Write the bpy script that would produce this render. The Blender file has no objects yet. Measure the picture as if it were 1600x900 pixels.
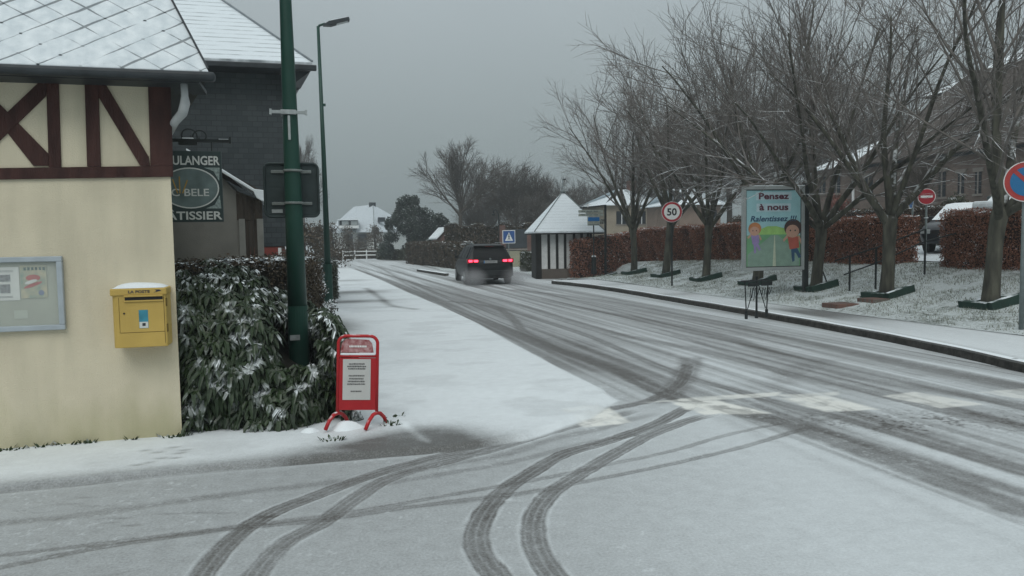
import bpy, math, random
import numpy as np
from mathutils import Vector, Matrix, Euler, noise as mnoise
R = math.radians
random.seed(7); rng = np.random.default_rng(7)
sc = bpy.context.scene; COL = sc.collection

# ------------------------------------------------------------------ camera
# world: +Y runs along the main road, +X to its right; the camera looks 15.3 degrees to the right of the road
F = 1200.0; H = 1.8; PITCH = R(3.77); ROLL = R(0.9); YAW = R(15.3)
fwd0 = Vector((math.sin(YAW), math.cos(YAW), 0)); right0 = Vector((math.cos(YAW), -math.sin(YAW), 0)); up0 = Vector((0, 0, 1))
fwd = fwd0*math.cos(PITCH) - up0*math.sin(PITCH); up1 = up0*math.cos(PITCH) + fwd0*math.sin(PITCH)
rgt = right0*math.cos(ROLL) - up1*math.sin(ROLL); upv = up1*math.cos(ROLL) + right0*math.sin(ROLL)
CAM = Vector((0, 0, H))
cd = bpy.data.cameras.new("camera"); cam = bpy.data.objects.new("camera", cd); COL.objects.link(cam)
cd.sensor_width = 36; cd.lens = 36*F/1600; cd.clip_start = 0.05; cd.clip_end = 3000
m3 = Matrix((rgt, upv, -fwd)).transposed()
cam.matrix_world = Matrix.Translation(CAM) @ m3.to_4x4()
sc.camera = cam
def ray(px, py): return fwd + rgt*((px-800)/F) - upv*((py-450)/F)
def onG(px, py, z=0.0): r = ray(px, py); return CAM + r*((z-H)/r.z)
def onX(px, py, X): r = ray(px, py); return CAM + r*(X/r.x)
def onY(px, py, Y): r = ray(px, py); return CAM + r*(Y/r.y)

# ------------------------------------------------------------------ world, sun, exposure
SUN_EL, SUN_ROT = R(52), R(200)
w = bpy.data.worlds.new("World"); sc.world = w; w.use_nodes = True
nt = w.node_tree; nt.nodes.clear()
def N(nt, t, **k):
    n = nt.nodes.new(t)
    for a, b in k.items(): setattr(n, a, b)
    return n
out = N(nt, 'ShaderNodeOutputWorld'); bg = N(nt, 'ShaderNodeBackground'); bg.inputs[1].default_value = 0.1
sky = N(nt, 'ShaderNodeTexSky', sky_type='NISHITA'); sky.sun_disc = False; sky.sun_elevation = SUN_EL; sky.sun_rotation = SUN_ROT
sky.air_density = 1.5; sky.dust_density = 6
hs = N(nt, 'ShaderNodeHueSaturation'); hs.inputs['Saturation'].default_value = 0.25; nt.links.new(sky.outputs[0], hs.inputs['Color'])
tc = N(nt, 'ShaderNodeTexCoord'); sx = N(nt, 'ShaderNodeSeparateXYZ'); nt.links.new(tc.outputs['Generated'], sx.inputs[0])
rp = N(nt, 'ShaderNodeValToRGB'); nt.links.new(sx.outputs[2], rp.inputs[0])
SKY = [(0.0, (.200, .240, .246)), (0.12, (.268, .318, .328)), (0.30, (.362, .418, .442)), (0.6, (.53, .60, .63)), (1.0, (.72, .80, .84))]
rp.color_ramp.elements[0].position = 0; rp.color_ramp.elements[0].color = (*SKY[0][1], 1)
rp.color_ramp.elements[1].position = 1; rp.color_ramp.elements[1].color = (*SKY[-1][1], 1)
for p, c in SKY[1:-1]:
    e = rp.color_ramp.elements.new(p); e.color = (*c, 1)
nz = N(nt, 'ShaderNodeTexNoise'); nz.inputs['Scale'].default_value = 1.6; nz.inputs['Detail'].default_value = 3; nt.links.new(tc.outputs['Generated'], nz.inputs['Vector'])
mr = N(nt, 'ShaderNodeMapRange'); nt.links.new(nz.outputs[0], mr.inputs[0]); mr.inputs[3].default_value = 9.0; mr.inputs[4].default_value = 11.0
vm = N(nt, 'ShaderNodeVectorMath', operation='SCALE'); nt.links.new(rp.outputs[0], vm.inputs[0]); nt.links.new(mr.outputs[0], vm.inputs['Scale'])
mx = N(nt, 'ShaderNodeMix', data_type='RGBA'); mx.inputs[0].default_value = 0.94
nt.links.new(hs.outputs[0], mx.inputs[6]); nt.links.new(vm.outputs[0], mx.inputs[7])
nt.links.new(mx.outputs[2], bg.inputs[0]); nt.links.new(bg.outputs[0], out.inputs[0])
sd = bpy.data.lights.new("sun", 'SUN'); sd.energy = 1.0; sd.angle = R(40); sd.color = (1.0, .985, .95)
so = bpy.data.objects.new("sun", sd); COL.objects.link(so); so.rotation_euler = (R(90)-SUN_EL, 0, -SUN_ROT+R(180)); so.location = (0, 0, 30)
sc.view_settings.view_transform = 'Standard'; sc.view_settings.look = 'None'; sc.view_settings.exposure = 0.18; sc.view_settings.gamma = 1
sc.view_settings.use_curve_mapping = False
sc.cycles.max_bounces = 6; sc.cycles.volume_bounces = 0; sc.cycles.volume_step_rate = 4; sc.cycles.use_denoising = True
sc.cycles.transparent_max_bounces = 8

# ------------------------------------------------------------------ helpers
ORG = {}
def tag(o, label=None, cat=None, group=None, kind=None):
    if label: o['label'] = label
    if cat: o['category'] = cat
    if group: o['group'] = group
    if kind: o['kind'] = kind
    return o
def empty(name, loc=(0, 0, 0), label=None, cat=None, group=None):
    o = bpy.data.objects.new(name, None); COL.objects.link(o); o.location = loc; o.empty_display_size = .2
    ORG[o] = Vector(loc); return tag(o, label, cat, group)
def link(name, me, mat, parent=None):
    o = bpy.data.objects.new(name, me); COL.objects.link(o)
    if mat is not None:
        for m in (mat if isinstance(mat, (list, tuple)) else [mat]): me.materials.append(m)
    ORG[o] = Vector((0, 0, 0))
    if parent: o.parent = parent; ORG[o] = ORG[parent].copy()
    return o
def children(o): return [c for c in bpy.data.objects if c.parent == o]
def copy_tree(o, parent=None):
    c = o.copy(); COL.objects.link(c); c.parent = parent; ORG[c] = ORG.get(o, Vector())
    for ch in children(o): copy_tree(ch, c)
    return c
class MB:
    def __init__(s): s.v = []; s.f = []; s.m = []; s.cm = 0
    def add(s, vs, fs):
        b = len(s.v); s.v += [tuple(v) for v in vs]
        for f in fs: s.f.append(tuple(b+i for i in f)); s.m.append(s.cm)
        return s
    def box(s, a, b, mat=None):
        x0, y0, z0 = a; x1, y1, z1 = b
        vs = [(x0,y0,z0),(x1,y0,z0),(x1,y1,z0),(x0,y1,z0),(x0,y0,z1),(x1,y0,z1),(x1,y1,z1),(x0,y1,z1)]
        if mat is not None: vs = [mat @ Vector(v) for v in vs]
        return s.add(vs, [(0,3,2,1),(4,5,6,7),(0,1,5,4),(1,2,6,5),(2,3,7,6),(3,0,4,7)])
    def bar(s, p0, p1, wd, ht, upd=(0, 0, 1)):
        p0 = Vector(p0); p1 = Vector(p1); d = (p1-p0).normalized(); u = Vector(upd)
        a = d.cross(u).normalized(); b = a.cross(d).normalized(); a *= wd/2; b *= ht/2
        vs = [p0-a-b, p0+a-b, p0+a+b, p0-a+b, p1-a-b, p1+a-b, p1+a+b, p1-a+b]
        return s.add(vs, [(0,3,2,1),(4,5,6,7),(0,1,5,4),(1,2,6,5),(2,3,7,6),(3,0,4,7)])
    def tube(s, pts, rad, n=8, cap=True):
        pts = [Vector(p) for p in pts]
        if not hasattr(rad, '__len__'): rad = [rad]*len(pts)
        b = len(s.v); prev = None
        for i, p in enumerate(pts):
            d = (pts[min(i+1, len(pts)-1)] - pts[max(i-1, 0)])
            d = d.normalized() if d.length > 1e-9 else Vector((0, 0, 1))
            if prev is None:
                a = d.orthogonal().normalized()
            else:
                a = (prev - d*prev.dot(d)); a = a.normalized() if a.length > 1e-6 else d.orthogonal().normalized()
            prev = a; c = d.cross(a)
            for k in range(n):
                t = 2*math.pi*k/n; q = p + (a*math.cos(t)+c*math.sin(t))*rad[i]; s.v.append((q.x, q.y, q.z))
        for i in range(len(pts)-1):
            for k in range(n):
                k2 = (k+1) % n; s.f.append((b+i*n+k, b+i*n+k2, b+(i+1)*n+k2, b+(i+1)*n+k)); s.m.append(s.cm)
        if cap:
            s.f.append(tuple(b+k for k in reversed(range(n)))); s.m.append(s.cm)
            e = b+(len(pts)-1)*n; s.f.append(tuple(e+k for k in range(n))); s.m.append(s.cm)
        return s
    def prism(s, poly, ext):
        n = len(poly); poly = [Vector(p) for p in poly]; ext = Vector(ext)
        nn = Vector((0, 0, 0))
        for i in range(n): nn += (poly[i]-poly[0]).cross(poly[(i+1) % n]-poly[0])
        if nn.dot(ext) > 0: poly = poly[::-1]
        vs = poly + [p+ext for p in poly]
        return s.add(vs, [tuple(range(n)), tuple(range(2*n-1, n-1, -1))] + [(i, i+n, (i+1) % n+n, (i+1) % n) for i in range(n)])
    def quad(s, a, b, c, d): return s.add([a, b, c, d], [(0, 1, 2, 3)])
    def ball(s, c, r, nu=10, nv=7, sq=(1, 1, 1)):
        vs = []; fs = []
        for j in range(nv+1):
            ph = math.pi*j/nv
            for i in range(nu):
                t = 2*math.pi*i/nu
                vs.append((c[0]+r*sq[0]*math.sin(ph)*math.cos(t), c[1]+r*sq[1]*math.sin(ph)*math.sin(t), c[2]+r*sq[2]*math.cos(ph)))
        for j in range(nv):
            for i in range(nu):
                fs.append((j*nu+i, (j+1)*nu+i, (j+1)*nu+(i+1) % nu, j*nu+(i+1) % nu))
        return s.add(vs, fs)
    def lathe(s, c, prof, n=16):
        vs = []; fs = []
        for r, z in prof:
            for k in range(n): t = 2*math.pi*k/n; vs.append((c[0]+r*math.cos(t), c[1]+r*math.sin(t), c[2]+z))
        for j in range(len(prof)-1):
            for k in range(n): fs.append((j*n+k, j*n+(k+1) % n, (j+1)*n+(k+1) % n, (j+1)*n+k))
        fs.append(tuple(reversed(range(n)))); fs.append(tuple((len(prof)-1)*n+k for k in range(n)))
        return s.add(vs, fs)
    def build(s, name, mat, parent=None, smooth=False, bevel=0, world=True, seg=2):
        me = bpy.data.meshes.new(name)
        o0 = ORG[parent] if (parent and world) else Vector((0, 0, 0))
        me.from_pydata([(x-o0.x, y-o0.y, z-o0.z) for x, y, z in s.v], [], s.f)
        me.polygons.foreach_set('material_index', s.m)
        if smooth: me.polygons.foreach_set('use_smooth', [True]*len(s.f))
        me.update(); o = link(name, me, mat, parent)
        if bevel:
            md = o.modifiers.new('bevel', 'BEVEL'); md.width = bevel; md.segments = seg; md.limit_method = 'ANGLE'; md.angle_limit = R(35)
        return o
def np_mesh(name, V, Fq, mat, parent=None, smooth=False, attrs=None, o0=(0, 0, 0)):
    V = np.asarray(V, np.float32) - np.asarray(o0, np.float32); Fq = np.asarray(Fq, np.int32)
    me = bpy.data.meshes.new(name); me.vertices.add(len(V)); me.vertices.foreach_set('co', V.ravel())
    k = Fq.shape[1]; me.loops.add(Fq.size); me.loops.foreach_set('vertex_index', Fq.ravel())
    me.polygons.add(len(Fq)); me.polygons.foreach_set('loop_start', np.arange(0, Fq.size, k, dtype=np.int32))
    me.polygons.foreach_set('loop_total', np.full(len(Fq), k, np.int32))
    me.polygons.foreach_set('use_smooth', np.full(len(Fq), smooth))
    me.update(calc_edges=True)
    for a, d in (attrs or {}).items():
        at = me.attributes.new(a, 'FLOAT', 'POINT'); at.data.foreach_set('value', d.astype(np.float32).ravel())
    return link(name, me, mat, parent)
FONT = {}
def text_mesh(s, width=None, height=None, ext=0.001, bold=0.0, space=1.0):
    """lettering as a mesh: origin centred, in the XZ plane facing -Y"""
    cu = bpy.data.curves.new('t', 'FONT'); cu.body = s; cu.size = 1; cu.align_x = 'CENTER'; cu.align_y = 'CENTER'; cu.extrude = 0.01; cu.offset = bold; cu.space_character = space
    cu.resolution_u = 3
    ob = bpy.data.objects.new('t', cu); COL.objects.link(ob); dg = bpy.context.evaluated_depsgraph_get(); dg.update()
    me = bpy.data.meshes.new_from_object(ob.evaluated_get(dg)); bpy.data.objects.remove(ob); bpy.data.curves.remove(cu)
    V = np.zeros(len(me.vertices)*3, np.float32); me.vertices.foreach_get('co', V); V = V.reshape(-1, 3)
    mn, mxx = V.min(0), V.max(0); V -= (mn+mxx)/2
    sxx = width/(mxx[0]-mn[0]) if width else 1; syy = height/(mxx[1]-mn[1]) if height else sxx
    if not width: sxx = syy
    V2 = np.stack([V[:, 0]*sxx, -V[:, 2]*(ext/0.01), V[:, 1]*syy], 1)
    me.vertices.foreach_set('co', V2.astype(np.float32).ravel()); me.update(); return me
def text_obj(name, s, loc, rotz, mat, parent, width=None, height=None, bold=0.0, rotx=0, shear=0, space=1.0, roty=0):
    me = text_mesh(s, width, height, bold=bold, space=space); me.materials.clear()
    if shear:
        for v in me.vertices: v.co.x += v.co.z*shear
    o = link(name, me, mat, parent); o.location = Vector(loc)-ORG[parent]; o.rotation_euler = (rotx, roty, rotz); return o

# ------------------------------------------------------------------ materials
def mat(name, col, rough=.7, var=.12, scale=6, bump=.0, bscale=40, spec=.3, metal=0, snow=0, snow_scale=9, island=0, col2=None, emit=None, stretch=None, coat=0, snow_lo=.15, snow_hi=.7):
    m = bpy.data.materials.new(name); m.use_nodes = True; t = m.node_tree; b = t.nodes['Principled BSDF']; L = t.links.new
    b.inputs['Roughness'].default_value = rough; b.inputs['Specular IOR Level'].default_value = spec; b.inputs['Metallic'].default_value = metal
    b.inputs['Coat Weight'].default_value = coat
    c1 = tuple(max(0, x*(1-var)) for x in col); c2 = col2 or tuple(min(1, x*(1+var)) for x in col)
    tcn = N(t, 'ShaderNodeTexCoord'); src = tcn.outputs['Object']
    if stretch:
        mp = N(t, 'ShaderNodeMapping'); mp.inputs['Scale'].default_value = stretch; L(src, mp.inputs[0]); src = mp.outputs[0]
    n = N(t, 'ShaderNodeTexNoise'); n.inputs['Scale'].default_value = scale; n.inputs['Detail'].default_value = 5; L(src, n.inputs['Vector'])
    mrr = N(t, 'ShaderNodeMapRange'); mrr.inputs[1].default_value = .3; mrr.inputs[2].default_value = .7; L(n.outputs[0], mrr.inputs[0])
    mi = N(t, 'ShaderNodeMix', data_type='RGBA'); mi.inputs[6].default_value = (*c1, 1); mi.inputs[7].default_value = (*c2, 1)
    fac = mrr.outputs[0]
    if island:
        g = N(t, 'ShaderNodeNewGeometry'); ma = N(t, 'ShaderNodeMix', data_type='FLOAT'); ma.inputs[0].default_value = island
        L(fac, ma.inputs[2]); L(g.outputs['Random Per Island'], ma.inputs[3]); fac = ma.outputs[0]
    L(fac, mi.inputs[0]); colout = mi.outputs[2]
    if snow:
        g2 = N(t, 'ShaderNodeNewGeometry'); s2 = N(t, 'ShaderNodeSeparateXYZ'); L(g2.outputs['Normal'], s2.inputs[0])
        n3 = N(t, 'ShaderNodeTexNoise'); n3.inputs['Scale'].default_value = snow_scale; n3.inputs['Detail'].default_value = 4; L(g2.outputs['Position'], n3.inputs['Vector'])
        r1 = N(t, 'ShaderNodeMapRange'); r1.inputs[1].default_value = snow_lo; r1.inputs[2].default_value = snow_hi; L(s2.outputs[2], r1.inputs[0])
        r2 = N(t, 'ShaderNodeMapRange'); r2.inputs[1].default_value = .62-snow*.3; r2.inputs[2].default_value = .74-snow*.3; L(n3.outputs[0], r2.inputs[0])
        mm = N(t, 'ShaderNodeMath', operation='MULTIPLY'); L(r1.outputs[0], mm.inputs[0]); L(r2.outputs[0], mm.inputs[1])
        m2 = N(t, 'ShaderNodeMix', data_type='RGBA'); L(mm.outputs[0], m2.inputs[0]); L(colout, m2.inputs[6]); m2.inputs[7].default_value = (.78, .83, .85, 1); colout = m2.outputs[2]
    L(colout, b.inputs['Base Color'])
    if emit: b.inputs['Emission Color'].default_value = (*emit[0], 1); b.inputs['Emission Strength'].default_value = emit[1]
    if bump:
        n2 = N(t, 'ShaderNodeTexNoise'); n2.inputs['Scale'].default_value = bscale; n2.inputs['Detail'].default_value = 6; L(src, n2.inputs['Vector'])
        bp = N(t, 'ShaderNodeBump'); bp.inputs['Strength'].default_value = bump; bp.inputs['Distance'].default_value = .02; L(n2.outputs[0], bp.inputs['Height']); L(bp.outputs[0], b.inputs['Normal'])
    return m
M = {}
M['snow'] = mat('snow', (.76, .81, .83), .75, .04, 3, .35, 30)
M['snow_thin'] = mat('snow_thin', (.62, .67, .69), .75, .12, 7, .3, 40)
M['green_paint'] = mat('green_paint', (.011, .050, .036), .45, .15, 3, .05, 60)
M['dark_green'] = mat('dark_green', (.015, .04, .034), .55, .2, 4)
M['grey_metal'] = mat('grey_metal', (.33, .36, .36), .5, .2, 20, .1)
M['galv'] = mat('galvanised', (.16, .19, .19), .5, .15, 12)
M['black_metal'] = mat('black_metal', (.016, .02, .02), .5, .3, 8)
M['sign_back'] = mat('sign_back', (.028, .042, .042), .6, .25, 5, .05)
M['white_paint'] = mat('white_paint', (.72, .74, .73), .5, .05, 8)
M['sign_white'] = mat('sign_white', (.75, .76, .74), .45, .04, 8)
M['sign_red'] = mat('sign_red', (.42, .018, .028), .4, .08, 8)
M['sign_blue'] = mat('sign_blue', (.012, .14, .38), .4, .08, 8)
M['sign_black'] = mat('sign_black', (.02, .02, .022), .5, .1)
M['bark'] = mat('bark', (.042, .040, .034), .9, .35, 9, 1.0, 26, snow=.34, snow_scale=5, stretch=(1, 1, .22), col2=(.11, .108, .082))
M['twig'] = mat('twig', (.15, .135, .122), .9, .3, 6, snow=.62, snow_scale=3.0, snow_lo=.3, snow_hi=.85)
M['far_twig'] = mat('far_twig', (.078, .068, .058), .9, .25, 6, snow=.30, snow_scale=2.0, snow_lo=.2, snow_hi=.8)

# ------------------------------------------------------------------ ground data
def catmull(P, step=.12):
    P = [np.array(p, float) for p in P]; P = [2*P[0]-P[1]] + P + [2*P[-1]-P[-2]]; o = []
    for i in range(1, len(P)-2):
        a, b, c, d = P[i-1:i+3]; n = max(2, int(np.linalg.norm(c-b)/step))
        n = min(n, 14)
        for k in range(n):
            t = k/n; o.append(.5*((2*b)+(-a+c)*t+(2*a-5*b+4*c-d)*t*t+(-a+3*b-3*c+d)*t**3))
    o.append(P[-2]); return np.array(o)
def gpoly(pix): return catmull([tuple(onG(x, y))[:2] for x, y in pix])
def pl_dist(X, Y, P, rmax):
    """signed distance and arc length to polyline P; inf where beyond rmax"""
    D = np.full(X.shape, 1e9); S = np.zeros(X.shape); T = np.zeros(X.shape)
    m0 = (X > P[:, 0].min()-rmax) & (X < P[:, 0].max()+rmax) & (Y > P[:, 1].min()-rmax) & (Y < P[:, 1].max()+rmax)
    if not m0.any(): return D, S, T
    idx = np.nonzero(m0); x = X[idx]; y = Y[idx]; d = np.full(x.shape, 1e9); s = np.zeros(x.shape); tt = np.zeros(x.shape); L = 0
    for i in range(len(P)-1):
        ax, ay = P[i]; bx, by = P[i+1]; vx, vy = bx-ax, by-ay; ln = math.hypot(vx, vy)+1e-9
        mk = (x > min(ax, bx)-rmax) & (x < max(ax, bx)+rmax) & (y > min(ay, by)-rmax) & (y < max(ay, by)+rmax)
        if mk.any():
            xx = x[mk]; yy = y[mk]
            t = np.clip(((xx-ax)*vx+(yy-ay)*vy)/ln**2, 0, 1); dx = xx-ax-t*vx; dy = yy-ay-t*vy; dd = np.hypot(dx, dy)
            dm = d[mk]; sm = s[mk]; tm = tt[mk]; b = dd < dm
            dm[b] = dd[b]; sm[b] = (np.sign(vx*dy-vy*dx)*dd)[b]; tm[b] = (L+t*ln)[b]; d[mk] = dm; s[mk] = sm; tt[mk] = tm
        L += ln
    D[idx] = d; S[idx] = s; T[idx] = tt; return D, S, T
def ss(a, b, x): t = np.clip((x-a)/(b-a), 0, 1); return t*t*(3-2*t)
_tab = rng.random((256, 256)).astype(np.float32)
def vnoise(x, y):
    xi = np.floor(x).astype(int); yi = np.floor(y).astype(int); fx = x-xi; fy = y-yi; fx = fx*fx*(3-2*fx); fy = fy*fy*(3-2*fy)
    a = _tab[xi % 256, yi % 256]; b = _tab[(xi+1) % 256, yi % 256]; c = _tab[xi % 256, (yi+1) % 256]; d = _tab[(xi+1) % 256, (yi+1) % 256]
    return a+(b-a)*fx+(c-a)*fy+(a-b-c+d)*fx*fy
def fbm(x, y, o=4):
    r = 0; a = .5; s = 0
    for k in range(o): r = r+a*vnoise(x*2**k+17*k, y*2**k+31*k); s += a; a *= .5
    return r/s
# edge of the left pavement (kerb line with its rounded corner)
LKERB = np.array([(-60, 6.7), (-10, 6.55), (-2.2, 6.28), (-.9, 6.33), (.1, 6.34), (1.1, 6.30), (1.9, 6.45), (2.7, 7.0), (3.28, 7.7), (3.36, 8.4), (3.36, 9.6), (3.42, 12), (3.55, 16), (3.55, 20), (3.42, 26), (3.38, 36), (3.1, 48), (2.6, 58), (1.0, 66), (-3, 71), (-20, 76), (-60, 80)])
RKERB = [(7.6, 1), (8.1, 4), (8.72, 7.5), (9.15, 10), (9.45, 14), (9.6, 19), (9.68, 23), (9.5, 26), (9.22, 27.6), (9.3, 28.1), (9.7, 28.4)]
def left_side(X, Y):   # signed distance to the kerb, positive on the pavement
    D = np.full(X.shape, 1e9); S = np.zeros(X.shape)
    for i in range(len(LKERB)-1):
        a = LKERB[i]; b = LKERB[i+1]; v = b-a; ln = np.hypot(*v)
        t = np.clip(((X-a[0])*v[0]+(Y-a[1])*v[1])/ln**2, 0, 1); dx = X-a[0]-t*v[0]; dy = Y-a[1]-t*v[1]; dd = np.hypot(dx, dy)
        m = dd < D; D[m] = dd[m]; S[m] = (np.sign(v[0]*dy-v[1]*dx)*dd)[m]
    return S
# tyre tracks: pixels on the photograph turned into ground points; width (m), depth 0..1, edge softness, ribs
TR = [
 # long ones along the main road
 ([(552,420),(600,436),(640,453),(720,490),(800,520),(860,542),(954,573),(1035,612),(1100,632),(1172,647),(1247,666),(1360,707),(1480,752),(1600,798)], .32, .76, .09, 1),
 ([(1247,660),(1360,694),(1480,732),(1600,770)], .17, .62, .06, 0),
 ([(560,416),(640,440),(760,474),(850,502),(922,526),(1047,579),(1166,614),(1250,638),(1320,654),(1480,702),(1600,738)], .20, .70, .07, 1),
 ([(590,416),(700,448),(800,474),(938,515),(1079,545),(1220,580),(1400,622),(1600,668)], .30, .60, .14, 0),
 ([(610,414),(720,442),(860,472),(1000,498),(1125,523),(1204,551),(1360,592),(1600,632)], .34, .56, .15, 0),
 ([(800,452),(940,470),(1100,500),(1200,520),(1400,566),(1600,608)], .40, .62, .2, 0),
 ([(640,418),(760,446),(860,462),(1000,486),(1160,522),(1300,556),(1450,590)], .14, .45, .10, 0),
 ([(697,470),(770,480),(800,497),(817,517),(847,533),(880,549),(954,575),(1000,595)], .22, .75, .07, 1),
 ([(560,440),(590,456),(640,470),(700,490),(760,512),(850,548),(940,584)], .16, .50, .06, 0),
 ([(760,455),(880,480),(1000,505),(1120,545),(1240,590),(1330,618)], .12, .35, .08, 0),
 ([(600,428),(680,452),(760,488),(850,525),(960,560),(1040,590)], .10, .35, .08, 0),
 # turning from the main road into the side road
 ([(1074,566),(1072,580),(1062,598),(1040,614),(1005,628),(946,640),(886,656),(824,677),(746,701),(667,717),(589,739),(527,761),(480,779),(437,795),(390,820),(350,854),(328,880),(308,910),(290,950)], .150, .82, .013, 2),
 ([(1082,556),(1076,575),(1060,600),(1035,622),(1010,634)], .34, .55, .10, 1),
 ([(1085,632),(1063,642),(1030,660),(985,677),(922,697),(880,709),(824,741),(786,767),(756,803),(743,838),(752,870),(778,900),(830,960)], .158, .88, .012, 2),
 ([(1112,647),(1072,658),(1016,679),(954,712),(900,744),(868,764),(842,792),(833,820),(836,850),(850,880),(870,905),(910,950)], .150, .82, .013, 2),
 ([(1000,640),(940,655),(870,672),(790,696),(746,708),(667,728),(600,750),(545,785),(500,818),(453,842),(425,866),(402,894),(380,930)], .145, .72, .022, 2),
 ([(1030,645),(979,657),(938,670),(871,684),(792,709),(720,722),(640,735),(560,748),(500,755),(375,770),(281,782),(187,796),(94,808),(0,817),(-80,826)], .12, .42, .06, 0),
 ([(985,678),(880,701),(792,723),(699,739),(620,752),(540,762)], .10, .42, .04, 0),
 ([(1240,655),(1204,664),(1126,682),(1047,705),(947,726),(860,745),(792,757),(667,779),(542,801),(406,818),(281,833),(156,849),(62,860),(0,868),(-80,878)], .075, .55, .02, 1),
 ([(1290,660),(1244,673),(1172,695),(1079,718),(985,738),(907,753),(855,764),(761,776),(636,792),(511,811),(375,824),(250,840),(125,860),(0,886),(-80,900)], .08, .60, .02, 1),
 ([(660,792),(760,780),(860,768)], .04, .35, .02, 0),
 ([(1300,560),(1240,580),(1220,604)], .35, .3, .2, 0),
 ([(1250,612),(1330,640),(1290,655),(1230,668)], .10, .35, .06, 0),
 ([(160,900),(245,884)], .03, .4, .02, 0), ([(262,880),(305,876)], .035, .35, .02, 0),
]
PAINT = [  # worn crossing stripes showing through the snow: corners in pixels, strength
 ([(878,646),(952,637),(985,660),(912,668)], 1.0), ([(1040,628),(1120,625),(1204,645),(1090,648),(1065,636)], 1.0),
 ([(1010,628),(1090,620),(1220,612),(1215,618),(1100,626)], .8),
 ([(1215,622),(1290,617),(1375,640),(1290,643)], .9), ([(1210,617),(1310,612),(1310,617),(1240,622)], .6), ([(1380,618),(1430,612),(1540,632),(1470,637)], .75), ([(1530,613),(1600,606),(1640,620),(1600,624)], .6)]
FOOT = [(247,715),(281,716),(253,724),(275,724),(234,731),(215,735),(272,707),(290,711),(228,712)]
DASH = [(106,787),(134,777),(153,790),(187,809),(175,816),(206,820),(266,802),(314,800),(345,801),(420,806)]
def inpoly(X, Y, P, soft):
    """soft convex polygon mask"""
    P = np.array(P); c = P.mean(0); m = np.full(X.shape, 1e9)
    for i in range(len(P)):
        a = P[i]; b = P[(i+1) % len(P)]; v = b-a; n = np.array([-v[1], v[0]])/np.hypot(*v)
        if np.dot(c-a, n) < 0: n = -n
        m = np.minimum(m, (X-a[0])*n[0]+(Y-a[1])*n[1])
    return ss(-soft, soft, m)
def blob(X, Y, px, py, rx, ry, pw=1.0, ang=0):
    c = onG(px, py); dx = X-c.x; dy = Y-c.y; ca, sa = math.cos(ang), math.sin(ang)
    u = (dx*ca+dy*sa)/rx; v = (-dx*sa+dy*ca)/ry
    return np.exp(-(u*u+v*v)*pw)
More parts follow.
